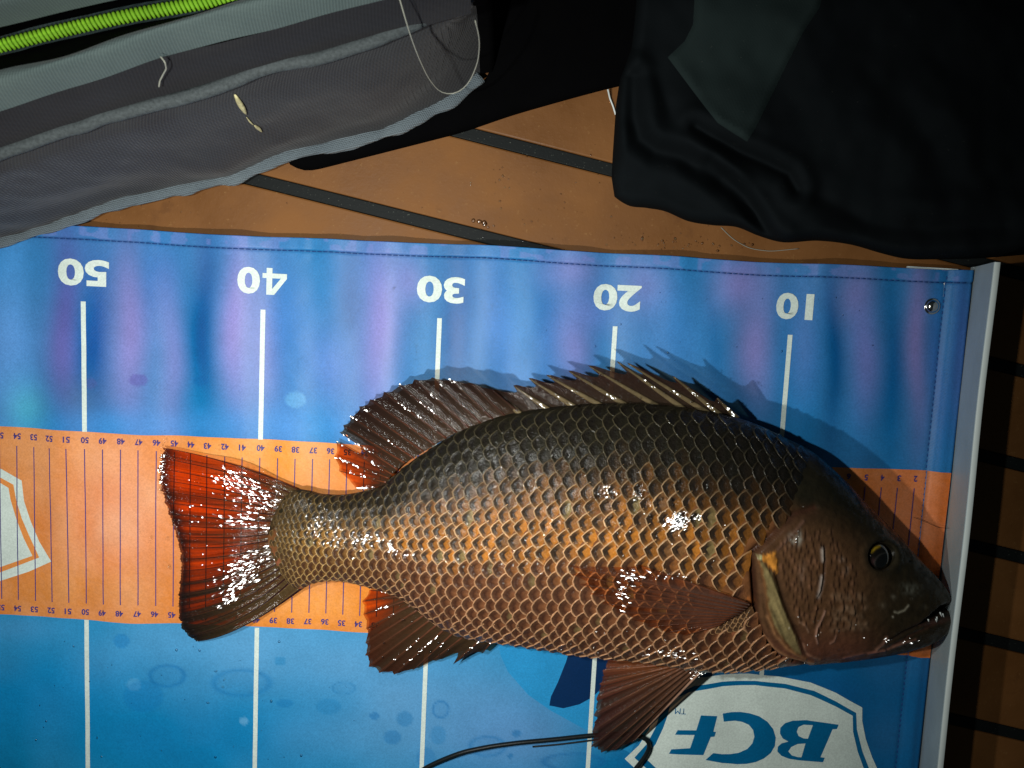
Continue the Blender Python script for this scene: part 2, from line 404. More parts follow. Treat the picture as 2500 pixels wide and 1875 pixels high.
def mat_color(px, py):
    c = np.ones(px.shape + (3,)) * lin(54, 126, 188)
    # vertical light rays of the underwater print: (x, half width, y centre, half height, colour, strength)
    LAV = (140, 136, 205); DEEP = (2, 84, 152); PUR = (84, 92, 168); SKY = (92, 160, 232)
    for (x, sx, y, sy, col, k) in [
        (30, 75, 800, 330, SKY, .9), (60, 50, 1010, 70, (95, 195, 220), .7), (160, 40, 790, 280, PUR, .95), (165, 45, 880, 90, (110, 108, 185), .4),
        (235, 45, 820, 230, (24, 78, 158), .9), (200, 70, 980, 60, (80, 110, 150), .5),
        (315, 42, 800, 220, LAV, .9), (380, 40, 690, 110, (60, 105, 190), .5), (420, 34, 880, 220, LAV, .6), (500, 32, 800, 250, DEEP, .95),
        (480, 60, 985, 55, (30, 120, 180), .6), (575, 36, 780, 200, LAV, .95), (640, 50, 840, 160, LAV, .55), (700, 60, 780, 120, (75, 125, 200), .6),
        (790, 60, 900, 100, (100, 130, 210), .5), (860, 30, 720, 120, DEEP, .6), (925, 45, 780, 220, LAV, .9), (1000, 40, 690, 60, LAV, .5),
        (1115, 40, 780, 200, DEEP, .75), (1230, 50, 800, 180, (90, 140, 220), .5), (1340, 55, 800, 160, (25, 115, 190), .7), (1400, 45, 850, 90, LAV, .6),
        (1400, 80, 660, 50, LAV, .5), (1450, 60, 760, 60, (110, 130, 205), .6), (1590, 55, 700, 70, LAV, .55), (1640, 70, 800, 120, (60, 140, 215), .6),
        (1740, 22, 830, 160, DEEP, .4), (1800, 60, 690, 70, LAV, .9), (1850, 45, 850, 130, LAV, .85), (1960, 50, 860, 160, (40, 118, 195), .6),
        (2035, 22, 850, 200, DEEP, .8), (2090, 40, 720, 70, LAV, .6), (2110, 38, 870, 150, (118, 132, 208), .9), (2180, 30, 900, 200, DEEP, .7),
        (2240, 24, 830, 200, LAV, .85), (2290, 22, 900, 220, (70, 110, 190), .6), (2345, 30, 850, 260, (95, 92, 170), .5),
        (330, 300, 1040, 40, (70, 150, 225), .6), (720, 120, 1040, 45, (70, 150, 225), .6)]:
        c = blob(c, px, py, x + 6*np.sin(py/60.0 + x), y, sx, sy, col, k, 2.0)
    c += (vnoise(px/70., py/210., 2)*0.03)[..., None] * np.array([1.0, .3, .5])
    # hem with mottled pale marks
    low = lin(22, 142, 196) * np.ones_like(c)
    low = blob(low, px, py, 560, 1590, 420, 130, (98, 165, 214), .8); low = blob(low, px, py, 980, 1700, 300, 200, (92, 158, 208), .9)
    low = blob(low, px, py, 1250, 1800, 200, 130, (96, 150, 206), .8); low = blob(low, px, py, 100, 1700, 260, 130, (14, 140, 206), .9)
    low = blob(low, px, py, 500, 1800, 330, 130, (8, 128, 190), .8); low = blob(low, px, py, 30, 1530, 130, 40, (90, 160, 215), .5)
    low = blob(low, px, py, 2050, 1720, 420, 330, (0, 100, 158), 1.0, 4); low = blob(low, px, py, 2330, 1800, 55, 400, (24, 62, 140), .8)
    low = blob(low, px, py, 1600, 1880, 150, 80, (0, 100, 165), .8)
    low += (vnoise(px/120., py/90., 3)*0.018)[..., None]
    k = sm(py, crv([(0, 1270), (2400, 1380)], px) - 20, crv([(0, 1270), (2400, 1380)], px) + 20)[..., None]
    c = c*(1-k) + low*k
    for (x, y, rx, ry, ring, col, s) in [
        (408, 1650, 46, 28, 1, (8, 110, 178), .5), (590, 1667, 75, 34, 1, (20, 120, 185), .45), (297, 1565, 20, 18, 0, (20, 125, 195), .5),
        (839, 1680, 30, 16, 1, (30, 120, 180), .4), (802, 1725, 32, 20, 0, (25, 125, 185), .4), (696, 1717, 22, 10, 0, (20, 120, 185), .5),
        (684, 1614, 15, 12, 0, (20, 130, 190), .5), (596, 1760, 11, 10, 0, (110, 180, 225), .6), (327, 1672, 18, 16, 0, (90, 170, 220), .5),
        (350, 1700, 50, 40, 0, (5, 120, 190), .4), (1076, 1732, 21, 22, 1, (30, 115, 180), .6), (988, 1755, 21, 19, 0, (40, 125, 185), .55),
        (915, 1748, 13, 9, 0, (30, 115, 180), .6), (1070, 1795, 20, 24, 0, (50, 135, 195), .5), (958, 1800, 22, 18, 0, (30, 120, 185), .5),
        (1190, 1822, 46, 26, 1, (30, 120, 185), .5), (1261, 1791, 12, 9, 0, (20, 115, 180), .6), (1246, 1846, 7, 6, 0, (20, 115, 180), .6),
        (1040, 1850, 24, 26, 0, (40, 125, 190), .4), (1400, 1860, 80, 22, 1, (25, 110, 175), .5),
        (338, 928, 24, 16, 0, (95, 85, 170), .5), (490, 930, 20, 12, 0, (10, 90, 160), .4), (722, 976, 26, 20, 0, (105, 175, 225), .5), (222, 936, 14, 14, 0, (80, 90, 160), .4)]:
        r = np.hypot((px-x)/rx, (py-y)/ry)
        f = s * (1 - sm(r, 0.88, 1.06)) if not ring else s*(np.exp(-((r-0.92)/0.12)**2) + 0.25*(1 - sm(r, .85, 1.0)))
        c = c*(1-f[..., None]) + lin(*col)*f[..., None]
    return np.clip(c, 0.004, 0.9)

mat_obj = thing('measuring_mat', 'blue fish measuring mat with orange ruler band and upside down numbers, lying on the deck', 'ruler mat', (-30, -15, 0))
nx, ny = 580, 330
gx = np.linspace(X0, X1, nx); gy = np.concatenate([np.linspace(YB, YT-1.2, ny-26), np.linspace(YT-1.14, YT, 26)])
GX, GY = np.meshgrid(gx, gy, indexing='ij')
GYw = GY + top_wob(GX) * sm(GY, YT-6, YT)
GZ = hm(GX, GY)
P = np.stack([GX, GYw, GZ], -1)
px_, py_ = proj(P)
cm = mat_color(px_, py_)
hemk = (1 - sm(YT - GY, 0.62, 0.72)) * (vnoise(GX*2.0, GY*2.2, 1) > 0.35)*0.35
cm = cm*(1-hemk[..., None]) + lin(125, 135, 205)*hemk[..., None]
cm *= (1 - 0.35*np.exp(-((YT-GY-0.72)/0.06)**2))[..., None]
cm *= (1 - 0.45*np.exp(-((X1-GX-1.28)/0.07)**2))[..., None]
# closed slab: top sheet plus turned-down rim and underside
F = up(gfaces(nx, ny), P.reshape(-1, 3))
V = P.reshape(-1, 3); cc = cm.reshape(-1, 3)
rim = np.concatenate([np.arange(nx)*ny + (ny-1), (nx-1)*ny + np.arange(ny-2, -1, -1), np.arange(nx-2, -1, -1)*ny, np.arange(1, ny-1)])
Vr = V[rim].copy(); Vr[:, 2] -= 0.20
off = len(V); n = len(rim); j = np.arange(n)
Fr = np.stack([rim, rim[(j+1) % n], off + (j+1) % n, off + j], -1)
ctr = P.mean((0, 1)); 
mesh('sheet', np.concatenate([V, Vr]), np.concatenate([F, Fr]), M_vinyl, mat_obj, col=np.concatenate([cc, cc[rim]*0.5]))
LIFT = 0.018
def onmat(XY, lift):
    XY = np.asarray(XY, float); X, Y = XY[..., 0], XY[..., 1]
    return np.stack([X, Y, hm(X, Y) + lift], -1)
# orange band with the ruler print
nb = 460; mb = 74
bx = np.linspace(X0, X1-0.02, nb); by = np.linspace(0, 1, mb)
BX, BV = np.meshgrid(bx, by, indexing='ij')
wob = 0.05*np.sin(BX*0.5) + 0.10*np.exp(-((BX+47)/1.6)**2)
BY = BB + (BT - BB)*BV - wob*(1-BV) - wob*0.6*BV
PB = onmat(np.stack([BX, BY], -1), LIFT)
bpx, bpy_ = proj(PB)
cb = np.ones(BX.shape + (3,)) * np.array([0.76, 0.27, 0.080])
cb = blob(cb, bpx, bpy_, 290, 1250, 130, 200, (244, 168, 130), .75); cb = blob(cb, bpx, bpy_, 30, 1100, 160, 60, (240, 168, 110), .5)
cb = blob(cb, bpx, bpy_, 640, 1110, 200, 90, (240, 158, 66), .8); cb = blob(cb, bpx, bpy_, 760, 1480, 260, 70, (240, 150, 52), .8)
cb = blob(cb, bpx, bpy_, 150, 1440, 200, 60, (226, 150, 84), .7); cb = blob(cb, bpx, bpy_, 2250, 1350, 200, 400, (226, 120, 66), .8)
cb += (vnoise(BX*0.8, BY*0.5)*0.05)[..., None] * np.array([.6, 1, .8]); cb += (vnoise(BX*6, BY*6, 1)*0.02)[..., None]
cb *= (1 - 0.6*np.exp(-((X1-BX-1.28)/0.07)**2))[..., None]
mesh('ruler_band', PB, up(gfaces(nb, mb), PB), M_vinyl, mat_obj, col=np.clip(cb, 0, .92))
def stripe(acc, A, B, wid, lift, n=14):
    A = np.array(A, float); B = np.array(B, float); t = np.linspace(0, 1, n)[:, None]
    d = (B-A)/np.linalg.norm(B-A); s = np.array([-d[1], d[0]])*wid/2
    L = A + (B-A)*t
    P = onmat(np.stack([L - s, L, L + s], 1), lift)
    acc.add(P, [tuple(f) for f in up(gfaces(n, 3), P)])
def polyfill(acc, pts, lift, step=0.35, wpx=True):
    """flat print: outline in picture px laid on the mat, filled on a fine grid cut by triangles"""
    pts = np.array(pts, float); W = un(pts[:, 0], pts[:, 1], 0.0)[:, :2] if wpx else pts
    from mathutils.geometry import delaunay_2d_cdt
    n = len(W); bd = []
    for i in range(n):
        a, b = W[i], W[(i+1) % n]; k = max(1, int(np.linalg.norm(b-a)/step))
        for t in range(k): bd.append(a + (b-a)*t/k)
    bd = np.array(bd)
    lo, hi = W.min(0), W.max(0)
    gx, gy = np.meshgrid(np.arange(lo[0], hi[0], step), np.arange(lo[1], hi[1], step))
    g = np.stack([gx.ravel(), gy.ravel()], -1)
    k = inside(g[:, 0], g[:, 1], W) & (segdist(g[:, 0], g[:, 1], bd, True) > step*0.35); g = g[k]
    allp = [Vector((float(p[0]), float(p[1]))) for p in np.concatenate([bd, g])]
    nb_ = len(bd); edges = [(i, (i+1) % nb_) for i in range(nb_)]
    v, e, f, *_ = delaunay_2d_cdt(allp, edges, [tuple(range(nb_))], 1, 1e-6)
    v = np.array([(p[0], p[1]) for p in v])
    acc.add(onmat(v, lift), [tuple(t) for t in f])
# centimetre marks
for n in range(2, 62):
    ticks = Acc()
    j = 0.05*math.sin(n*1.7)
    t0 = BT - 1.02 - 0.05*math.sin(n*.5); t1 = BB + 0.98
    stripe(ticks, (-n + j*0.3, t0), (-n + j*0.2, t1), 0.055, LIFT*2.4, 26)
    ticks.build('tick_mark', M_print_ink, mat_obj)
def text_mesh(s, offset):
    cu = bpy.data.curves.new('t', 'FONT'); cu.body = s; cu.size = 1.0; cu.offset = offset; cu.resolution_u = 4
    cu.align_x = 'CENTER'; cu.align_y = 'CENTER'; cu.fill_mode = 'FRONT' if hasattr(cu, 'fill_mode') else cu.fill_mode
    o = bpy.data.objects.new('t', cu); COL.objects.link(o)
    dg = bpy.context.evaluated_depsgraph_get(); me = o.evaluated_get(dg).to_mesh()
    V = np.array([v.co[:] for v in me.vertices]); F = [tuple(p.vertices) for p in me.polygons]
    o.evaluated_get(dg).to_mesh_clear(); bpy.data.objects.remove(o); bpy.data.curves.remove(cu)
    return V, F
def forty():
    V, F = text_mesh('0', 0.036); V = V[:, :2]; lo, hi = V.min(0), V.max(0); V = (V-lo)/(hi-lo); V = np.c_[V[:, 0]*0.82 + 1.06, V[:, 1], V[:, 0]*0]; n = len(V)
    P4 = [[(.60, 0), (.82, 0), (.82, 1), (.60, 1)], [(.02, .20), (.60, .20), (.60, .38), (.02, .38)], [(.82, .20), (.97, .20), (.97, .38), (.82, .38)], [(.02, .38), (.26, .38), (.60, .78), (.60, 1.0), (.52, 1.0)]]
    F = list(F)
    for q in P4: F.append(tuple(range(n, n+len(q)))); V = np.concatenate([V, np.array([(a, b, 0) for a, b in q])]); n += len(q)
    return V, F
def put_text(acc, s, X, Y, hgt, wid, lift, offset=0.02, ang=math.pi):
    V, F = text_mesh(s, offset) if '4' not in s or hgt < 1 else forty()
    lo, hi = V.min(0), V.max(0); V = V - (lo+hi)/2
    x = V[:, 0]/(hi[0]-lo[0])*wid; y = V[:, 1]/(hi[1]-lo[1])*hgt
    c, s_ = math.cos(ang), math.sin(ang)
    P = onmat(np.stack([X + c*x - s_*y, Y + s_*x + c*y], -1), lift)
    # split long faces so that the print follows the sheet
    acc.add(P, F)
for n in range(2, 61):
    wd = 0.44 if n > 9 else 0.22
    if n > 9 and str(n)[1] == '1': wd = 0.40
    for (X_, Y_) in ((-n + 0.02, BT - 0.50), (-n - 0.06, BB + 0.46)):
        nums = Acc(); put_text(nums, str(n), X_, Y_, 0.36, wd, LIFT*2.6, 0.03); nums.build('small_number', M_print_ink, mat_obj)
for n, (tx, ty) in {50: (207, 666), 40: (641, 686), 30: (1076, 707), 20: (1507, 727), 10: (1940, 748), 60: (-230, 645)}.items():
    p = un(tx, ty)
    big = Acc(); put_text(big, str(n), p[0], p[1], 1.50, 2.68 if n != 10 else 2.02, LIFT*2.2, 0.036 if n != 40 else 0.022); big.build('large_number', M_print_white, mat_obj)
    a = un(tx, ty + 70)
    lines = Acc(); stripe(lines, (-n, a[1]), (-n, BT - 0.01), 0.26, LIFT*1.4, 40); lines.build('ten_centimetre_line', M_print_white, mat_obj); lines = Acc()
    stripe(lines, (-n, BB - 0.02 - 0.10*math.exp(-((-n+47)/1.6)**2)), (-n, YB), 0.26, LIFT*1.4, 60); lines.build('ten_centimetre_line', M_print_white, mat_obj)
# badges
def c7(l): return [(1600 + x/2.458, 1250 + y/2.458) for x, y in l]
white = Acc(); blue = Acc(); inner = Acc(); letters = Acc(); holes = Acc()
outer_b = [(1600, 1690), (1640, 1670), (1702, 1653), (1763, 1647), (1828, 1645), (1901, 1651), (1978, 1665), (2039, 1689), (2104, 1726), (2104, 1759), (2113, 1803), (2129, 1848), (2150, 1895), (2195, 1975), (2050, 2060), (1800, 2090), (1640, 1960), (1525, 1853), (1560, 1820), (1585, 1780), (1598, 1730)]
ring_b = [(1618, 1708), (1650, 1690), (1694, 1673), (1763, 1664), (1844, 1662), (1917, 1669), (1986, 1685), (2039, 1710), (2088, 1738), (2090, 1779), (2104, 1832), (2121, 1875), (2155, 1950), (2030, 2030), (1800, 2060), (1650, 1940), (1549, 1850), (1580, 1815), (1600, 1775), (1612, 1735)]
in_b = [(1634, 1720), (1652, 1700), (1681, 1687), (1763, 1675), (1844, 1672), (1917, 1680), (1978, 1695), (2039, 1722), (2079, 1744), (2080, 1783), (2092, 1832), (2108, 1875), (2138, 1940), (2020, 2010), (1800, 2040), (1660, 1925), (1575, 1850), (1600, 1815), (1618, 1775), (1630, 1740)]
polyfill(white, outer_b, LIFT*2.2); polyfill(blue, ring_b, LIFT*3.0); polyfill(inner, in_b, LIFT*3.8)
outer_o = [(-260, 1146), (-130, 1110), (0, 1146), (51, 1174), (58, 1224), (75, 1274), (96, 1322), (127, 1370), (72, 1395), (0, 1419), (-130, 1450), (-300, 1400)]
ring_o = [(-240, 1160), (-130, 1128), (0, 1168), (31, 1184), (39, 1224), (53, 1267), (72, 1310), (96, 1361), (0, 1398), (-130, 1430), (-280, 1385)]
in_o = [(-230, 1172), (-130, 1142), (0, 1181), (19, 1192), (24, 1219), (39, 1267), (58, 1315), (79, 1357), (0, 1385), (-130, 1415), (-260, 1370)]
wo = Acc(); oo = Acc(); io = Acc()
polyfill(wo, outer_o, LIFT*1.5); polyfill(oo, ring_o, LIFT*1.8); polyfill(io, in_o, LIFT*2.1)
wo.build('badge_border', M_print_white, mat_obj, label='white badge border printed on the orange band'); oo.build('badge_ring', M_print_orange, mat_obj); io.build('badge_field', M_print_white, mat_obj)
Fp = [(270, 1213), (370, 1222), (346, 1314), (362, 1316), (353, 1344), (330, 1345), (285, 1452), (78, 1441), (92, 1414), (205, 1408), (232, 1330), (115, 1327), (130, 1300), (242, 1302)]
Cp = [(403, 1208), (455, 1201), (510, 1200), (565, 1206), (620, 1222), (670, 1255), (705, 1300), (720, 1350), (715, 1400), (690, 1443), (650, 1474), (600, 1496), (545, 1509), (490, 1513), (400, 1505), (298, 1482), (345, 1443), (400, 1452), (450, 1453), (500, 1445), (550, 1420), (580, 1385), (592, 1345), (585, 1305), (560, 1275), (520, 1259), (480, 1253), (410, 1257)]
Bp = [(1092, 1267), (1082, 1293), (1056, 1295), (985, 1463), (1010, 1466), (1000, 1493), (860, 1484), (800, 1477), (755, 1460), (730, 1433), (733, 1405), (755, 1385), (795, 1373), (762, 1355), (745, 1325), (748, 1292), (775, 1264), (820, 1248), (900, 1243)]
for p in (Fp, Cp, Bp): polyfill(letters, c7(p), LIFT*4.6, 0.25)
polyfill(holes, c7([(940, 1272), (885, 1270), (855, 1285), (845, 1312), (855, 1338), (885, 1352), (910, 1353)]), LIFT*5.4, 0.25)
polyfill(holes, c7([(896, 1382), (850, 1386), (812, 1405), (795, 1432), (815, 1455), (850, 1464), (872, 1465)]), LIFT*5.4, 0.25)
tm = un(1660, 1733); put_text(letters, 'TM', tm[0], tm[1], 0.36, 0.66, LIFT*4.6, 0.0)
white.build('badge_border', M_print_white, mat_obj, label='white border of the lettered badge below the fish'); blue.build('badge_ring', M_print_blue, mat_obj)
inner.build('badge_field', M_print_white, mat_obj); letters.build('badge_letters', M_print_blue, mat_obj); holes.build('letter_counters', M_print_white, mat_obj)
sil = Acc(); polyfill(sil, [(1217, 1560), (1222, 1600), (1240, 1640), (1290, 1695), (1345, 1735), (1445, 1790), (1540, 1840), (1600, 1700), (1620, 1560)], LIFT*0.6)
sil.build('printed_light_shape', M_print_light, mat_obj)
sil = Acc(); polyfill(sil, [(1395, 1570), (1382, 1615), (1362, 1665), (1345, 1700), (1341, 1722), (1375, 1729), (1415, 1719), (1445, 1703), (1475, 1675), (1500, 1620), (1560, 1560)], LIFT*1.0)
sil.build('printed_dark_shape', M_print_navy, mat_obj)
# stitching along both hems
st = Acc()
def stitch(path):
    d = np.r_[0, np.cumsum(np.linalg.norm(np.diff(path, axis=0), axis=1))]; s = 0.0
    while s < d[-1] - 0.3:
        a = np.array([np.interp(s, d, path[:, k]) for k in (0, 1)]); b = np.array([np.interp(s+0.26, d, path[:, k]) for k in (0, 1)])
        t = np.linspace(0, 1, 4)[:, None]; L = a + (b-a)*t; z = hm(L[:, 0], L[:, 1]) + 0.01 + 0.03*np.sin(t[:, 0]*np.pi)
        V, F = tube(np.c_[L, z], [0.02, 0.032, 0.032, 0.02], 5); st.add(V, F); s += 0.33
xs = np.linspace(X0, X1-0.2, 200); stitch(np.c_[xs, YT - 0.72 + top_wob(xs)])
ys = np.linspace(YT-0.3, YB, 160); stitch(np.c_[np.full_like(ys, X1-1.28), ys])
st.build('stitching', M_thread, mat_obj, kind='stuff')
# snap button near the corner
def lathe(prof, cx, cy, cz, seg=24):
    V = []; 
    for r, z in prof:
        for k in range(seg):
            t = k/seg*2*math.pi; V.append((cx + r*math.cos(t), cy + r*math.sin(t), cz + z))
    F = [tuple(f) for f in gfaces(len(prof), seg, wrap=True)] + [tuple((len(prof)-1)*seg + k for k in range(seg))]
    return V, F
sb = un(2279, 748)
V, F = lathe([(0.46, 0.0), (0.47, 0.05), (0.44, 0.08), (0.38, 0.07), (0.36, 0.10), (0.32, 0.19), (0.24, 0.26), (0.13, 0.30), (0.03, 0.31)], sb[0], sb[1], hm(sb[0], sb[1]) - 0.01)
mesh('snap_button', V, F, M_metal, mat_obj)
# upright end stop: white plastic angle that leans slightly back over the mat
SH = 3.8; LEAN = -1.30
ns = 60; sy = np.linspace(YT+0.25, YB, ns); sxb = X1 + 0.12 + 0.03*np.sin(sy*0.4)
sec = [(0.0, -0.12), (0.30, 0.5), (LEAN*0.5+.1, SH*0.6), (LEAN, SH-0.03), (LEAN+0.03, SH), (LEAN+0.27, SH), (LEAN+0.30, SH-0.03), (0.5, 0.4), (0.55, -0.4), (0.0, -0.4)]
sec = [(0.02, -0.40), (0.02, -0.05), (LEAN*0.5+0.02, SH*0.5), (LEAN+0.02, SH-0.03), (LEAN+0.05, SH), (LEAN+0.31, SH), (LEAN+0.34, SH-0.03), (LEAN*0.5+0.34, SH*0.5), (0.34, -0.05), (0.34, -0.40)]
V = np.array([[(x + s[0], y, s[1] + 0.015*math.sin(y*0.5)) for s in sec] for x, y in zip(sxb, sy)])
F = [tuple(f) for f in gfaces(ns, len(sec), wrap=True)] + [tuple(range(len(sec)))[::-1], tuple((ns-1)*len(sec) + k for k in range(len(sec)))]
eo = mesh('end_stop', V, F, M_stop, mat_obj, smooth=False)
capV = np.array([[(x + LEAN + 0.035, y, SH+0.02), (x + LEAN + 0.045, y, SH+0.035), (x + LEAN + 0.305, y, SH+0.035), (x + LEAN + 0.335, y, SH+0.02)] for x, y in zip(sxb, sy)]); capV[..., 2] += 0.015*np.sin(capV[..., 1]*0.5)
mesh('top_edge', capV, up(gfaces(ns, 4), capV), M_stop_edge, eo, smooth=False)
# white stiffener peeping out under the top corner
p0 = un(2215, 653, -0.25); V = []
for z in (-0.35, -0.22):
    V += [(p0[0], YT+0.12, z), (p0[0]+2.9, YT+0.10, z), (p0[0]+2.9, YT-1.5, z), (p0[0], YT-1.5, z)]
mesh('stiffener', V, [(3, 2, 1, 0), (4, 5, 6, 7), (0, 1, 5, 4), (1, 2, 6, 5), (2, 3, 7, 6), (3, 0, 4, 7)], M_stop_edge, mat_obj, smooth=False)

# ------------------------------------------------------------------ fish
TOP = [(655, 1300), (662, 1275), (675, 1245), (692, 1217), (710, 1201), (731, 1195), (774, 1204), (831, 1208), (897, 1197), (936, 1184), (963, 1160), (1003, 1128), (1044, 1101), (1087, 1074), (1125, 1052), (1180, 1029), (1234, 1011), (1300, 1000), (1363, 992), (1504, 985), (1612, 988), (1674, 995), (1758, 1010), (1815, 1024), (1871, 1046), (1917, 1069), (1979, 1100), (2007, 1122), (2034, 1146), (2072, 1183), (2104, 1218), (2149, 1264), (2193, 1307), (2222, 1340), (2252, 1373), (2280, 1402), (2300, 1426), (2314, 1450), (2322, 1474), (2327, 1492)]
BOT = [(655, 1322), (662, 1345), (675, 1375), (692, 1405), (710, 1427), (731, 1437), (764, 1424), (801, 1416), (850, 1418), (888, 1427), (946, 1443), (985, 1460), (1023, 1487), (1061, 1517), (1100, 1541), (1157, 1556), (1207, 1564), (1273, 1573), (1388, 1590), (1465, 1599), (1542, 1606), (1641, 1620), (1722, 1632), (1803, 1628), (1885, 1620), (1966, 1612), (2048, 1607), (2129, 1597), (2210, 1582), (2250, 1571), (2280, 1557), (2300, 1542), (2314, 1524), (2321, 1508), (2327, 1494)]
HH = [(655, 0.10), (668, 0.32), (700, 0.58), (750, 0.92), (850, 1.30), (1000, 1.85), (1200, 2.55), (1400, 3.0), (1600, 3.25), (1800, 3.3), (1950, 3.15), (2080, 2.75), (2180, 2.2), (2260, 1.5), (2305, 0.95), (2322, 0.55), (2327, 0.06)]
ZC = [(655, 0.98), (700, 1.08), (850, 1.45), (1000, 1.95), (1200, 2.6), (1400, 3.05), (1600, 3.3), (1800, 3.35), (1950, 3.2), (2080, 2.85), (2200, 2.5), (2327, 2.2)]
def surf_(qx, qy):
    t = scrv(TOP, qx); b = scrv(BOT, qx); h = scrv(HH, qx); z0 = scrv(ZC, qx)
    v = np.clip((qy - (t+b)/2) / ((b-t)/2), -1, 1)
    # flanks are fuller below the mid line than along the back
    e = np.where(v < 0, 2.05, 2.5)
    z = z0 + h * np.sqrt(np.clip(1 - np.abs(v)**e, 0, 1))
    return un(qx, qy, z0)[..., :2], z, v
def surf(qx, qy):
    xy, z, v = surf_(np.asarray(qx, float), np.asarray(qy, float))
    return np.concatenate([xy, z[..., None]], -1)
def snorm(qx, qy, d=3.0):
    a = surf(qx+d, qy) - surf(qx-d, qy); t = scrv(TOP, qx); b = scrv(BOT, qx)
    y1 = np.minimum(qy+d, b-0.5); y0 = np.maximum(qy-d, t+0.5)
    c = surf(qx, y1) - surf(qx, y0)
    n = np.cross(c, a); n *= np.sign(n[..., 2:3] + 1e-12)
    return n / (np.linalg.norm(n, axis=-1, keepdims=True) + 1e-12)
def drop(px, py):
    px = np.asarray(px, float); py = np.asarray(py, float); qx, qy = px.copy(), py.copy()
    for _ in range(12):
        qx = np.clip(qx, 657, 2325); t = scrv(TOP, qx); b = scrv(BOT, qx); qy = np.clip(qy, t+1, b-1)
        a, c = proj(surf(qx, qy)); qx = qx + 0.8*(px - a); qy = qy + 0.8*(py - c)
    qx = np.clip(qx, 657, 2325); qy = np.clip(qy, scrv(TOP, qx)+1, scrv(BOT, qx)-1)
    return qx, qy

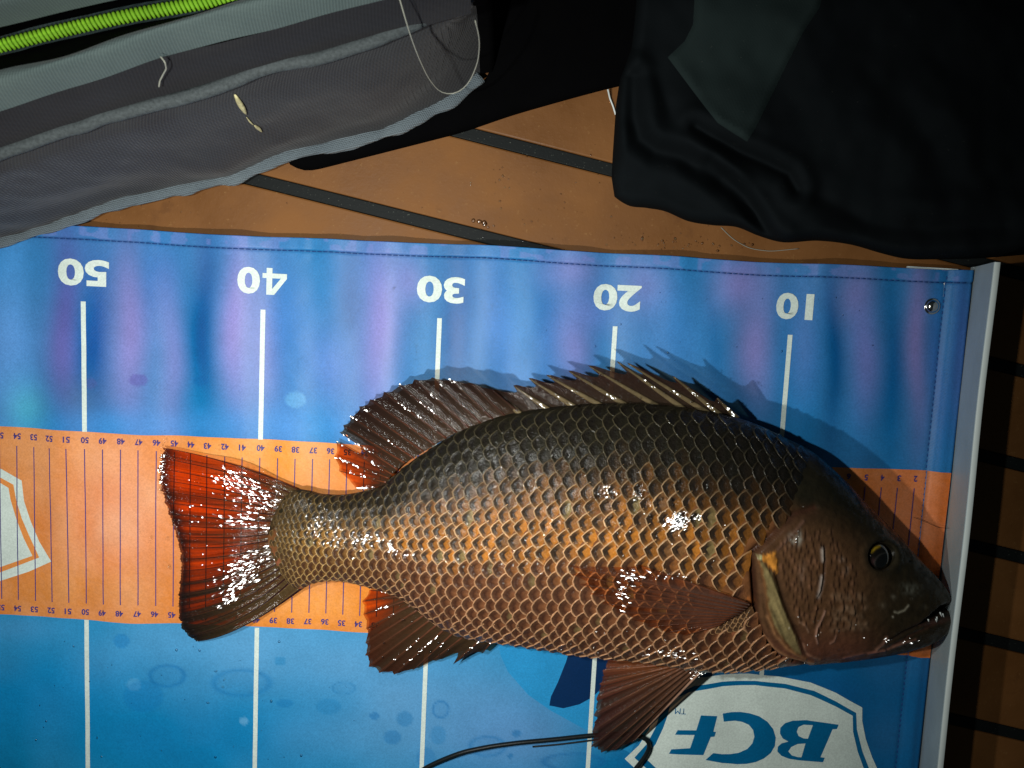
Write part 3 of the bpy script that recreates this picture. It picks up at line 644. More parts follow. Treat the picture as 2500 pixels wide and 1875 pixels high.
OPE = [(1990, 1240), (1971, 1247), (1939, 1257), (1909, 1283), (1877, 1315), (1850, 1338), (1833, 1354), (1841, 1401), (1844, 1445), (1847, 1504), (1859, 1540), (1877, 1575), (1898, 1599), (1963, 1616)]
HEADP = OPE + [(2100, 1640), (2400, 1640), (2400, 1000), (2010, 1080), (2000, 1180)]
GILL = [(1838, 1352), (1862, 1368), (1885, 1395), (1898, 1430), (1912, 1475), (1926, 1510), (1942, 1545), (1958, 1592), (1935, 1592), (1905, 1562), (1878, 1525), (1862, 1470), (1853, 1410)]
GOLD = [(1838, 1354), (1866, 1346), (1892, 1340), (1900, 1368), (1898, 1408), (1880, 1392), (1858, 1372)]
MOUTH = [(2328, 1487), (2305, 1497), (2275, 1513), (2245, 1527), (2205, 1545), (2170, 1566)]
def features(px, py):
    """relief in cm and colour over the whole fish skin, as functions of where they sit on the body"""
    d = np.zeros(np.shape(px)); n = vnoise
    # --- base colour of skin
    t = scrv(TOP, np.clip(px, 656, 2327)); b = scrv(BOT, np.clip(px, 656, 2327)); v = (py - t) / np.maximum(b - t, 1)
    olive = np.array([0.016, 0.013, 0.006]); brown = np.array([0.17, 0.065, 0.022]); pink = np.array([0.30, 0.10, 0.05])
    k1 = sm(v, 0.22, 0.45)[..., None]; k2 = sm(v, 0.75, 1.0)[..., None]
    c = olive*(1-k1) + brown*k1; c = c*(1-k2) + pink*k2
    head = inside(px, py, HEADP)
    hv = sm(py, 1240, 1500)
    hc = np.array([0.010, 0.009, 0.004]); hb = np.array([0.100, 0.047, 0.020]); hp = np.array([0.150, 0.055, 0.030])
    kk = (sm(py + (px-2000)*-0.50, 1185, 1370))[..., None]
    ch = hc*(1-kk) + hb*kk; k3 = sm(py - (2100-px)*0.02, 1500, 1600)[..., None]; ch = ch*(1-k3) + hp*k3
    sn = (sm(px, 2050, 2200)*0.85)[..., None]; ch = ch*(1-sn) + np.array([0.023, 0.020, 0.010])*sn
    sd = segdist(px, py, HEADP, True); sd = np.where(head, sd, -sd); hk = np.where(py < 1250, sm(sd, -34, 34), head*1.0)[..., None]; c = c*(1-hk) + ch*hk
    nap = sm(px, 1900, 1990)[..., None]*(1-hk); c = c*(1-nap) + np.array([0.012, 0.010, 0.005])*nap
    # --- gill cover edge
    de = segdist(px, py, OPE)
    rise = np.where(head, 0.30*np.exp(-de/60.0)*sm(de, 0, 5) * sm(py, 1225, 1300), 0)
    slit = 0.42*np.exp(-(de/7.0)**2) * sm(py, 1290, 1380)*np.where(head, 0.6, 1.0)
    d += rise - slit - np.exp(-(de/9.0)**2)*0.12*(1 - sm(py, 1290, 1380))
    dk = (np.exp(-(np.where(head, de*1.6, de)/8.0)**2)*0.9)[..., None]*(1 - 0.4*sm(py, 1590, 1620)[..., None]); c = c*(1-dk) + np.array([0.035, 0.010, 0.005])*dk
    up_ = (np.exp(-(segdist(px, py, [(1985, 1248), (1940, 1266), (1900, 1300), (1862, 1338)])/14.0)**2)*0.55)[..., None]; c = c*(1-up_) + np.array([0.060, 0.026, 0.013])*up_
    # gill flap
    g = inside(px, py, GILL); dg = segdist(px, py, GILL, True); gk = np.where(g, sm(dg + 2*n(px/5.0, py/9.0, 0), 0, 9), 0)
    stre = 0.5 + 0.5*n(px/7.0 - (py/16.0), py/60.0, 1)
    dl = sm(segdist(px, py, [(1838, 1352), (1853, 1410), (1862, 1470), (1878, 1525), (1905, 1562), (1935, 1592)]) + 3*n(px/9., py/14., 2), 5, 15)[..., None]
    gc = (np.array([0.17, 0.070, 0.022])*(1-dl) + np.array([0.33, 0.25, 0.105])*dl)*(0.45 + 0.8*stre[..., None]); c = c*(1-gk[..., None]*0.95) + gc*gk[..., None]*0.95
    d += np.where(g, 0.10*sm(dg, 0, 9) + 0.03*stre, 0)
    edge = [(1894, 1400), (1912, 1460), (1930, 1505), (1948, 1545), (1966, 1590)]
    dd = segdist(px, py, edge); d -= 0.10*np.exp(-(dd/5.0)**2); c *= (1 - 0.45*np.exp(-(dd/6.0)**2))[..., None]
    g = inside(px, py, GOLD); dg = segdist(px, py, GOLD, True); gk = np.where(g, sm(dg + 4*n(px/4.0, py/4.0, 0), 0, 9), 0)[..., None]
    gold = np.array([0.60, 0.235, 0.035])*(0.7 + 0.6*stre[..., None]); gold = np.where((px < 1856)[..., None], np.array([0.55, 0.52, 0.25]), gold)
    c = c*(1-gk) + gold*gk; d += gk[..., 0]*0.06
    # lower gill edge folds
    for (P_, w_, dep, lc, lk) in [
        ([(1860, 1545), (1885, 1575), (1925, 1598), (1985, 1612)], 3.5, 0.06, (0.45, 0.22, 0.10), .6),
        ([(1870, 1500), (1890, 1545), (1920, 1578), (1962, 1600)], 4.0, 0.07, (0.42, 0.20, 0.08), .5),
        ([(2012, 1335), (2014, 1370), (2012, 1410), (2006, 1440), (1996, 1464)], 3.0, -0.09, (0.03, 0.012, 0.008), .8),
        ([(2006, 1340), (2008, 1368)], 4.5, 0.06, (0.45, 0.38, 0.33), .8),
        ([(2006, 1408), (2003, 1435), (1997, 1455)], 4.5, 0.06, (0.45, 0.38, 0.33), .8),
        ([(2013, 1492), (2005, 1512), (1993, 1530), (1989, 1550), (1994, 1566)], 2.6, 0.05, (0.40, 0.22, 0.16), .7),
        ([(2040, 1550), (2035, 1562), (2025, 1568)], 2.4, 0.04, (0.38, 0.20, 0.14), .6),
        ([(1950, 1516), (1965, 1525), (1972, 1540)], 2.4, 0.04, (0.38, 0.22, 0.14), .5),
        ([(1960, 1500), (1985, 1492), (2008, 1488)], 2.4, -0.05, (0.05, 0.02, 0.012), .6),
        ([(2218, 1478), (2208, 1490), (2192, 1496), (2184, 1494)], 2.4, 0.03, (0.42, 0.38, 0.28), .8),
        ([(2296, 1512), (2270, 1530), (2230, 1548), (2190, 1572), (2165, 1585)], 3.5, -0.05, (0.08, 0.03, 0.02), .6),
        ([(2165, 1557), (2155, 1572), (2140, 1585)], 4, 0.06, (0.40, 0.20, 0.14), .6),
        ([(2235, 1561), (2200, 1572), (2165, 1586), (2120, 1595)], 3.0, 0.04, (0.36, 0.17, 0.12), .55),
        ([(2060, 1604), (2110, 1594), (2160, 1588)], 3.0, 0.03, (0.36, 0.15, 0.11), .5),
        ([(2000, 1604), (1965, 1590), (1960, 1570)], 3.0, 0.03, (0.36, 0.18, 0.11), .5),
        ([(1958, 1272), (1940, 1292), (1915, 1318), (1895, 1340)], 4.0, 0.05, (0.20, 0.10, 0.07), .5)]:
        ds = segdist(px, py, P_); d += dep*np.exp(-(ds/w_)**2); k = (lk*np.exp(-(ds/w_)**2))[..., None]; c = c*(1-k) + np.array(lc)*k
    # pale patches on cheek and snout
    for (x, y, sx, sy, k, col) in [(1935, 1315, 14, 12, .7, (.42, .42, .36)), (1948, 1312, 5, 14, .7, (.5, .5, .42)), (2228, 1440, 22, 13, .42, (.30, .31, .25)), (2210, 1432, 10, 8, .3, (.26, .26, .2)),
                              (2182, 1458, 6, 7, .4, (.30, .27, .2)), (2155, 1478, 10, 9, .25, (.24, .2, .14)), (2255, 1482, 8, 6, .3, (.2, .18, .13)), (1958, 1400, 9, 26, .4, (.34, .22, .16)),
                              (2052, 1365, 6, 7, .6, (.42, .32, .25)), (2064, 1392, 6, 10, .6, (.42, .32, .25)), (2225, 1462, 2.5, 2.5, .8, (.5, .45, .35)), (2180, 1506, 2.5, 2.5, .8, (.5, .45, .35))]:
        f = np.exp(-((px-x)/sx)**2 - ((py-y)/sy)**2) * (0.55 + 0.6*n(px/5.0, py/7.0, 2)); f = np.clip(f*k*1.2, 0, 1)[..., None]; c = c*(1-f) + np.array(col)*f
    # cheek scales: rows of crescent bumps with dark pits
    r2 = np.random.default_rng(5)
    for i in range(11):
        for j in range(19):
            x = 1905 + i*19 + r2.normal(0, 3.5) + (j % 2)*9; y = 1300 + j*14 + r2.normal(0, 3.0)
            if not inside(np.array(x), np.array(y), [(1950, 1262), (2030, 1300), (2085, 1390), (2110, 1480), (2070, 1540), (1985, 1545), (1935, 1500), (1905, 1420), (1898, 1330)]): continue
            if abs(x - 2012) < 9: continue
            s = 5.0 + r2.random()*2; a = np.exp(-((px-x)/(s*0.75))**2 - ((py-y)/(s*1.15))**2); pit = np.exp(-((px-x-s)/(s*0.40))**2 - ((py-y)/(s*0.9))**2)
            d += 0.034*a - 0.038*pit; kq = (0.5*a*r2.random()**2)[..., None]; c = c*(1-kq) + np.array([0.30, 0.14, 0.075])*kq
            kp = (0.8*pit)[..., None]; c = c*(1-kp) + np.array([0.035, 0.014, 0.008])*kp
    for i in range(70):
        x = 2030 + r2.random()*90; y = 1450 + r2.random()*90; s = 4+r2.random()*3; a = np.exp(-((px-x)/s)**2 - ((py-y)/s)**2)
        d += 0.02*a; kq = (0.28*a)[..., None]; c = c*(1-kq) + np.array([0.24, 0.15, 0.09])*kq
    # mouth: parted jaws
    dm = segdist(px, py, MOUTH); wid = np.interp(px, [2160, 2250, 2265, 2300, 2330], [2.2, 3.0, 6.0, 12.0, 14.0])
    f = np.exp(-(dm/wid)**2.0); dep = np.interp(px, [2160, 2240, 2265, 2327], [0.05, 0.14, 0.7, 0.9]); d -= f*dep
    k = np.clip(f*1.3, 0, 1)[..., None]*np.interp(px, [2160, 2240, 2265], [0.7, 0.85, 1.0])[..., None]; c = c*(1-k) + np.array([0.012, 0.006, 0.005])*k
    lip = (np.exp(-((dm - wid*1.5)/4.0)**2)*0.35*sm(px, 2165, 2220)*(py < 1530))[..., None]; c = c*(1-lip) + np.array([0.10, 0.035, 0.03])*lip
    # brow and eye socket
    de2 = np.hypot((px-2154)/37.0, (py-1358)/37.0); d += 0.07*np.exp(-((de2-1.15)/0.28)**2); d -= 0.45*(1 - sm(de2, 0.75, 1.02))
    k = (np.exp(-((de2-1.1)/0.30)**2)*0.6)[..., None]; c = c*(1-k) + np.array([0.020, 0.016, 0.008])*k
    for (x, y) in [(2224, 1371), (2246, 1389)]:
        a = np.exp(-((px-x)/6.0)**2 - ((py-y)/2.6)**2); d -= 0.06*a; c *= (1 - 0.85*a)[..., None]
    # pectoral base lobe and armpit
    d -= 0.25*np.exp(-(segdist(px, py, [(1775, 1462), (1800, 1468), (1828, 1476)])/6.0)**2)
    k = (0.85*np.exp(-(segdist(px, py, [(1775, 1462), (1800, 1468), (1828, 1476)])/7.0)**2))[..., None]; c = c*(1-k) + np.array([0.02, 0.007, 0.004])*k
    k = (0.7*np.exp(-(segdist(px, py, [(1740, 1448), (1780, 1455), (1825, 1462), (1838, 1470)])/6.0)**2))[..., None]; c = c*(1-k) + np.array([0.42, 0.13, 0.03])*k
    k = (0.9*np.exp(-((px-1838)/10.0)**2 - ((py-1372)/12.0)**2))[..., None]*(~head)[..., None]; c = c*(1-k) + np.array([0.6, 0.22, 0.04])*k
    d += 0.012*n(px/9.0, py/9.0, 3)*sm(px, 1850, 1950)
    return d, np.clip(c, 0.003, 0.9)

fish = thing('fish', 'dark bronze snapper with red tail lying on its side across the blue mat', 'fish', (-25, -12, 0))
nq = 620; mv = 190
qx = np.concatenate([np.r_[np.linspace(655.5, 700, 24), np.linspace(705, 1780, 206)], np.linspace(1783, 2318, nq-230-12), np.linspace(2319, 2326.9, 12)])
ps = np.linspace(-np.pi/2, np.pi/2, mv); vv = np.sin(ps)*0.9995
QX, VV = np.meshgrid(qx, vv, indexing='ij')
Tq, Bq = scrv(TOP, QX), scrv(BOT, QX); QY = (Tq+Bq)/2 + VV*(Bq-Tq)/2
PU = surf(QX, QY); fx, fy = proj(PU)
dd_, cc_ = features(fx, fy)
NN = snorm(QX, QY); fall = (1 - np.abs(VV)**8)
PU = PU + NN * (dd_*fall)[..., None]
# under side
z0 = scrv(ZC, QX); ml = 40; vl = np.sin(np.linspace(np.pi/2, -np.pi/2, ml))[1:-1]*0.9995
QX2, VV2 = np.meshgrid(qx, vl, indexing='ij'); T2, B2 = scrv(TOP, QX2), scrv(BOT, QX2); QY2 = (T2+B2)/2 + VV2*(B2-T2)/2
xy = un(QX2, QY2, scrv(ZC, QX2))[..., :2]; zl = scrv(ZC, QX2) - scrv(HH, QX2)*np.sqrt(np.clip(1-np.abs(VV2)**2.2, 0, 1)); zl = np.maximum(zl, 0.12)
PL = np.concatenate([xy, zl[..., None]], -1); _, cl = features(*proj(PL))
PA = np.concatenate([PU, PL], 1); CA = np.concatenate([cc_, cl], 1)
n_, m_ = PA.shape[:2]
F = gfaces(n_, m_, wrap=True)[:, ::-1]
V = PA.reshape(-1, 3); f = F[(n_//2)*m_ + m_//4]
if np.cross(V[f[1]]-V[f[0]], V[f[2]]-V[f[0]])[2] < 0: F = F[:, ::-1]
Fl = [tuple(t) for t in F]
body = mesh('body', V, np.ascontiguousarray(F), M_skin, fish, col=CA)

# --- scales on a lattice that follows the body
PITCHX = [(640, 8.5), (680, 11), (715, 14.5), (750, 17.5), (850, 20.5), (1000, 24), (1200, 27.5), (1450, 30.5), (1750, 32.5), (2000, 28)]
AX = [(640, 1310), (850, 1312), (1100, 1300), (1400, 1275), (1700, 1262), (2000, 1262)]
xs_ = [664.0]
while xs_[-1] < 2010: xs_.append(xs_[-1] + crv(PITCHX, xs_[-1]))
xs_ = np.array(xs_); idx = np.arange(len(xs_))
NAPE = [(1990, 1085), (1985, 1130), (1962, 1180), (1945, 1225), (1945, 1248), (1909, 1280), (1877, 1311), (1846, 1338), (1828, 1356), (1835, 1401), (1838, 1445), (1841, 1504), (1853, 1542), (1872, 1578), (1895, 1603), (1930, 1618), (1930, 1700), (600, 1700), (600, 900), (1990, 900)]
PECT = [(1735, 1432), (1826, 1470), (1842, 1478), (1842, 1525), (1790, 1540), (1730, 1540), (1715, 1500)]
cands = []
def rowpos(x, t):
    """move |t| rows up or down from the axis along the skin at station x"""
    top, bot, ax, q0 = scrv(TOP, x), scrv(BOT, x), float(scrv(AX, x)), float(crv(PITCHX, x))*1.10
    return top, bot, ax, q0
ROWS = {}
for xi in np.arange(660, 2020, 5.0):
    top, bot, ax, q0 = rowpos(xi, 0)
    for sgn in (-1, 1):
        y = ax; t = 0.0; ys = [ax]; ts = [0.0]
        while top+3 < y < bot-3 and abs(t) < 30:
            z1 = surf_(np.array(xi), np.array(y-1.5))[1]; z2 = surf_(np.array(xi), np.array(y+1.5))[1]
            slope = float(z2-z1)*42.0/3.0; cs = 1/math.sqrt(1+slope*slope)
            frac = (y-top)/(bot-top); q = q0*(1.0 if sgn < 0 else (1.0 - 0.34*float(sm(frac, 0.70, 0.95))))*(0.93 if sgn < 0 and frac < .25 else 1)
            y += sgn*2.0*max(cs, 0.25); t += sgn*2.0/q; ys.append(y); ts.append(t)
        ROWS[(xi, sgn)] = (np.array(ts), np.array(ys))
def ypos(x, t):
    s = -1 if t < 0 else 1; x = min(max(x, 660), 2015); x0 = 660 + 5*math.floor((x-660)/5); x1 = min(x0+5, 2015); fr = (x-x0)/5 if x1 > x0 else 0
    def g(xx):
        ts, ys = ROWS[(float(xx), s)]; at, ay = np.abs(ts), ys
        if abs(t) > at[-1]: return None
        return np.interp(abs(t), at, ay)
    a, b = g(x0), g(x1)
    return None if a is None or b is None else a*(1-fr)+b*fr
for tj in range(-20, 24):
    for si in np.arange(-12, len(xs_)+12):
        sp = si + 0.42*tj + rng.normal(0, 0.035)
        if sp < 0 or sp > len(xs_)-1.01: continue
        x = np.interp(sp, idx, xs_); y = ypos(x, tj)
        if y is None: continue
        top, bot = scrv(TOP, x), scrv(BOT, x)
        v = (y-(top+bot)/2)/((bot-top)/2)
        if abs(v) > 0.975: continue
        if x < 672 + rng.normal(0, 13): continue
        a, c = proj(surf(np.array(x), np.array(y)))
        if not inside(a, c, NAPE): continue
        if inside(a, c, PECT): continue
        yl = ypos(x-20, tj); sl = ((y - yl)/20.0) if yl is not None else 0.0
        cands.append((x, y, float(crv(PITCHX, x)), tj, v, np.clip(sl, -.5, .5), float(a), float(c), 1.0))
# small scales on the pectoral base and throat
for i in range(9):
    for j in range(7):
        x = 1722 + i*13.5 + (j % 2)*7; y = 1478 + j*10.0 - i*1.5
        qx_, qy_ = drop(np.array([x]), np.array([y]))
        if inside(np.array(x), np.array(y), [(1765, 1500), (1842, 1480), (1842, 1528), (1790, 1542), (1735, 1545)]):
            cands.append((float(qx_[0]), float(qy_[0]), 15.0, 50, 0.6, -0.5, x, y, 0.9))
RINGS = [0.0, 0.50, 0.60, 0.89, 0.945, 1.0, 1.0]
TILT = 0.20
def scale_geo(cd):
    x, y, p, tj, v, sl, ax_, ay_, sz = cd
    NA = 9
    th = np.linspace(-1.5, 1.5, NA)
    jit = rng.normal(0, 0.05, 6)
    frac = (ay_ - scrv(TOP, ax_)) / (scrv(BOT, ax_) - scrv(TOP, ax_))
    kb = float(sm(frac + 0.025*rng.normal(), 0.19, 0.56)); kl = float(sm(frac + 0.03*rng.normal(), 0.56, 0.76)); kt = 1 - float(sm(ax_, 740, 1060))
    L = p*1.15*(1+jit[0]); Hh = p*1.04*(1+jit[1])*sz
    z1 = surf_(np.array(x), np.array(y-2.0))[1]; z2 = surf_(np.array(x), np.array(y+2.0))[1]; slope = float(z2-z1)*42.0/4.0; cs = max(1/math.sqrt(1+slope*slope), 0.3)
    ex = 1.30 + 0.35*kl + 0.2*(1-kb)
    ca, sa = np.cos(th), np.sin(th)
    sup = (np.abs(ca)**ex + np.abs(sa)**ex)**(-1/ex)
    ux = sup*ca; uy = sup*sa
    pts = []; cols = []
    # pigments: back olive, flank gold and orange, belly rosy; tail root straw
    rimc = np.array([0.055, 0.045, 0.024])*(1-kb) + np.array([0.64, 0.39, 0.20])*kb; rimc = rimc*(1-kl) + np.array([0.46, 0.245, 0.125])*kl; rimc = rimc*(1-kt*.8) + np.array([0.50, 0.32, 0.11])*kt*.8*(0.35+0.65*kb)
    fil = np.array([0.013, 0.011, 0.005])*(1-kb) + (np.array([0.45, 0.165, 0.022])*(0.55+0.65*rng.random()))*kb; fil = fil*(1-kl) + np.array([0.235, 0.090, 0.034])*kl; fil = fil*(1-kt*.7) + np.array([0.26, 0.145, 0.030])*kt*.7*(0.3+0.7*kb)
    drk = np.array([0.008, 0.006, 0.004])*(1-kb) + np.array([0.013, 0.008, 0.006])*kb; drk = drk*(1-kl) + np.array([0.052, 0.018, 0.009])*kl
    if rng.random() < 0.07 and kb > .5: fil = np.array([0.24, 0.17, 0.065])
    if rng.random() < 0.16 and kb > .5 and kl < .5: fil = np.array([0.20, 0.09, 0.03])
    rimc = rimc*(0.75+0.4*rng.random())
    fade = float(sm(ax_, 1640, 1960)); rimc = rimc*(1-0.35*fade*(1-kl*.5)); fil = fil*(1-0.60*fade*(1-kl)); 
    dk = float(sm(ax_, 1400, 1900))*(1-kb); rimc = rimc*(1-0.55*dk); fil = fil*(1-0.5*dk)
    jt = 1 - float(sm(ax_, 676, 775)); bc = np.array([0.115, 0.070, 0.027]); rimc = rimc*(1-0.75*jt) + bc*0.75*jt; fil = fil*(1-0.7*jt) + bc*0.8*0.7*jt; drk = drk*(1-0.6*jt) + bc*0.6*0.6*jt
    if tj == 50: rimc = np.array([0.36, 0.20, 0.09]); fil = np.array([0.12, 0.055, 0.02]); drk = np.array([0.06, 0.03, 0.015])
    curl = 1.0 + 0.5*kb*(1-kl)
    lr = 0.004*rng.random(); lift = [0.008+lr, 0.016+lr, 0.018+lr, 0.022+lr, 0.072*curl, 0.062*curl, -0.02]
    tl = TILT*(1-0.6*kl)*(1 if tj != 50 else -2.5)
    for k, (r, lf) in enumerate(zip(RINGS, lift)):
        if k == 0:
            off = np.array([[0.25*p, 0.0]]); w_ = np.array([0.0])
        else:
            off = np.stack([0.25*p - ux*r*L, uy*r*Hh], -1); w_ = th
            off = off + rng.normal(0, 0.018*p, off.shape)*(1 if k in (3, 4, 5) else 0.5)
        o0 = off[:, 0] - 0.25*p; o1 = off[:, 1]
        ox = 0.25*p + o0*math.cos(tl) - o1*math.sin(tl); oy = o0*math.sin(tl) + o1*math.cos(tl)
        oy = oy*cs + sl*ox
        fo = 1 - np.clip((np.abs(w_)-0.5)/1.15, 0, 1)**1.4
        lv = np.where(k >= 4, 0.010 + (lf-0.010)*fo - 0.075*(1-fo), lf - 0.05*(1-fo)**1.5) if k else np.array([lf])
        pts.append(np.stack([x + ox, y + oy, lv*p/34.0*1.5], -1))
        mixr = [0, 0, 0, .10, 1, .9, .3][k]
        amp = [0.0, 0.22+0.55*kl+0.3*(1-kb), 1.0, 1.0, 0, 0, 0.6][k]
        pocket = np.exp(-((w_-0.05)/(0.95+0.5*kl))**4)*amp
        base = fil[None]*(1-pocket[:, None]) + drk[None]*pocket[:, None]
        mm = mixr*(np.clip(fo*1.35, 0, 1)[:, None] if k else 1.0)
        cols.append(base*(1-mm) + rimc[None]*mm)
    A = np.concatenate(pts); Cc = np.concatenate(cols)
    qx_, qy_ = A[:, 0], A[:, 1]; qx_ = np.clip(qx_, 657, 2100); t_, b_2 = scrv(TOP, qx_), scrv(BOT, qx_); qy_ = np.clip(qy_, t_+1.0, b_2-1.0)
    return qx_, qy_, A[:, 2], Cc
NA = 9
SF = [(0, 1+j, 2+j) for j in range(NA-1)]
for k in range(5):
    for j in range(NA-1):
        a = 1+k*NA+j; SF.append((a, a+NA, a+NA+1, a+1))
geo = [scale_geo(c) for c in cands]
AQX = np.concatenate([g[0] for g in geo]); AQY = np.concatenate([g[1] for g in geo]); AL = np.concatenate([g[2] for g in geo])
AP = surf(AQX, AQY) + snorm(AQX, AQY)*AL[:, None]
nv = len(geo[0][0]); AP = AP.reshape(-1, nv, 3)
v0 = AP[len(AP)//2]; fl = np.cross(v0[SF[20][1]]-v0[SF[20][0]], v0[SF[20][2]]-v0[SF[20][0]])[2] < 0
if fl: SF = [t[::-1] for t in SF]
score = np.array([c[2]*math.sqrt(max(0.0, 1-c[4]**2)) - (100 if c[3] == 50 else 0) for c in cands])
order = np.argsort(-score); rest = Acc()
for rank, i in enumerate(order):
    if rank < 300:
        o = mesh('scale', AP[i], SF, M_scale, body, col=geo[i][3])
    else:
        rest.add(AP[i], SF, geo[i][3])
rest.build('small_scales', M_scale, body, kind='stuff')
print('scales', len(cands))

# --- eye
eq = drop(np.array([2154.0]), np.array([1358.0])); ec = surf(eq[0], eq[1])[0]; en = snorm(eq[0], eq[1])[0]
R_e = 0.76
lat = np.linspace(0, np.pi*0.55, 26); lon = np.arange(48)/48*2*np.pi
LA, LO = np.meshgrid(lat, lon, indexing='ij')
zax = en/np.linalg.norm(en); xax = np.cross([0, 1, 0], zax); xax /= np.linalg.norm(xax); yax = np.cross(zax, xax)
E = (R_e*np.sin(LA)*np.cos(LO))[..., None]*xax + (R_e*np.sin(LA)*np.sin(LO))[..., None]*yax + (R_e*0.72*np.cos(LA))[..., None]*zax + ec - zax*0.40
ex_, ey_ = proj(E)
rp = np.hypot(((ex_-2160)*0.87+(ey_-1372)*-0.5)/26.0, ((ex_-2160)*0.5+(ey_-1372)*0.87)/21.0)
ce = np.ones(E.shape)*np.array([0.005, 0.004, 0.003])
k = (0.40*np.exp(-(segdist(ex_, ey_, [(2127, 1347), (2137, 1338), (2148, 1333)])/3.0)**2))[..., None]; ce = ce*(1-k) + np.array([0.75, 0.48, 0.02])*k
k = (0.18*np.exp(-((ex_-2132)/8)**2-((ey_-1372)/8)**2))[..., None]; ce = ce*(1-k) + np.array([0.22, 0.10, 0.10])*k
ce = np.where((rp < 1)[..., None], np.array([0.004, 0.004, 0.004]), ce)
k = (0.14*np.exp(-((rp-1.0)/0.06)**2))[..., None]; ce = ce*(1-k) + np.array([0.22, 0.20, 0.17])*k
mesh('eye', E, up(gfaces(26, 48, wrap=True), E), M_eye, fish, col=ce)
# teeth in the parted jaws
for (tx, ty, dx, dy) in [(2298, 1497, 2, 10), (2290, 1508, -1, 9), (2288, 1513, -1, 7), (2269, 1514, -1, 5), (2304, 1500, 1, 8)]:
    g = drop(np.array([float(tx)]), np.array([float(ty)])); s0 = surf(g[0], g[1])[0]; s1 = un(tx+dx, ty+dy, s0[2]-0.15)
    V, F = tube(np.linspace(s0 - [0, 0, .12], s1, 4), [0.045, 0.038, 0.024, 0.006], 6); mesh('tooth', V, F, M_paleline, body)

# --- fins
def fin(name, rays, mat, zb, zt, colb, colt, dens_b, dens_t, notch=None, sub=6, m=26, ray_r=0.05, ray_name='fin_ray', lift=None, breaks=(), split=True, ray_mat=None, mid=None, conf=None, fray=0.6, ridge=0.05, raycol=None, edge_dark=None, streak=0.25, dpow=1.5):
    """rays: list of (bx,by,tx,ty) in picture px; a thin rippled membrane with tapered rays lying in it"""
    rays = np.array(rays, float); nr = len(rays); u = np.linspace(0, 1, m)
    B = rays[:, :2]; T = rays[:, 2:4]
    r3 = np.random.default_rng(len(name)*7 + nr)
    def curve(s, uu):
        i = min(int(s), nr-2); f = s - i
        b = B[i]*(1-f) + B[i+1]*f; t = T[i]*(1-f) + T[i+1]*f
        ln = 1.0 if notch is None else 1 - notch(f, i)
        if f > 0.02 and f < 0.98: ln -= fray*0.02*abs(r3.normal())
        U = uu*ln
        if mid is not None: mm = mid(s/(nr-1)); c2 = 2*mm - 0.5*(b+t); q = ((1-U)**2)[:, None]*b + (2*U*(1-U))[:, None]*c2 + (U**2)[:, None]*t
        else: q = b + (t-b)*U[:, None]
        return q, U, f
    root = None
    acc_cols = []; rows = []; fac = []; dn = []
    ss = np.concatenate([[i + k/sub for k in range(sub)] for i in range(nr-1)] + [[nr-1]])
    seg_rows = []
    for s in ss:
        q, U, f = curve(s, u)
        z = zb(s/(nr-1)) + (zt(s/(nr-1)) - zb(s/(nr-1)))*U + ridge*(np.cos(2*np.pi*f) - 1)*0.5*(0.4+0.6*U)
        z = z + 0.02*r3.normal()*U
        if conf is not None: z = conf(q[:, 0], q[:, 1], z, U)
        P = un(q[:, 0], q[:, 1], z); rows.append(P)
        on = np.exp(-(min(f, 1-f)/0.14)**2)
        cb_, ct_ = np.array(colb(s/(nr-1))), np.array(colt(s/(nr-1)))
        cu = cb_*(1-U[:, None]) + ct_*U[:, None]
        cu = cu*(1 + 1.0*on) if on > .3 else cu
        D = dens_b(s/(nr-1))*(1-U)**dpow + dens_t(s/(nr-1))*(1-(1-U)**dpow)
        D = D + streak*(vnoise(np.full(m, s*2.7), U*1.6 + 3, 1)*0.5 + 0.8*vnoise(np.full(m, s*7.3), U*1.2, 2))*(0.4+U)
        D = np.clip(D + 0.22*on*(1-U*0.4) + 0.05*r3.normal(), 0, 1)
        if edge_dark: 
            ke = sm(U, 1-edge_dark[0], 1)*edge_dark[1](s/(nr-1)); cu = cu*(1-ke[:, None]) + np.array([0.006, 0.004, 0.004])*ke[:, None]; D = np.clip(D*(1-ke)+ke*0.97, 0, 1)
        acc_cols.append(cu); dn.append(D)
    G = np.array(rows); CG = np.array(acc_cols); DG = np.array(dn)
    ff = up(gfaces(len(ss), m), G)
    if breaks:
        keep = np.ones(len(ff), bool); qi = np.repeat(np.arange(len(ss)-1), m-1); uj = np.tile(np.arange(m-1), len(ss)-1)
        for (i, umin) in breaks:
            fr = (ss[qi] - i); keep &= ~((fr >= 0) & (fr < 1) & (uj/(m-1) > umin + 0.5*np.abs(fr-0.5)**2))
        ff = ff[keep]
    root = mesh(name, G, ff, mat, fish, col=CG, dens=DG)
    for i in range(nr):
        q, U, f = curve(min(i, nr-1-1e-6), np.linspace(0, 0.97, 16))
        z = zb(i/(nr-1)) + (zt(i/(nr-1)) - zb(i/(nr-1)))*U + 0.012
        if conf is not None: z = conf(q[:, 0], q[:, 1], z, U) + 0.01
        P = un(q[:, 0], q[:, 1], z); rad = ray_r*(1 - 0.78*U)
        V, F = tube(P, rad, 7, 0.7)
        cr = np.array(raycol(i/(nr-1)) if raycol else (0.10, 0.03, 0.015)); UU = np.repeat(U, 7); UU = np.r_[UU, 0, 1]
        ccx = cr[None]*(1 - 0.55*UU[:, None])
        mesh(ray_name, V, F, ray_mat or M_skin, root, col=ccx)
    return root
K = lambda v: (lambda s: v)
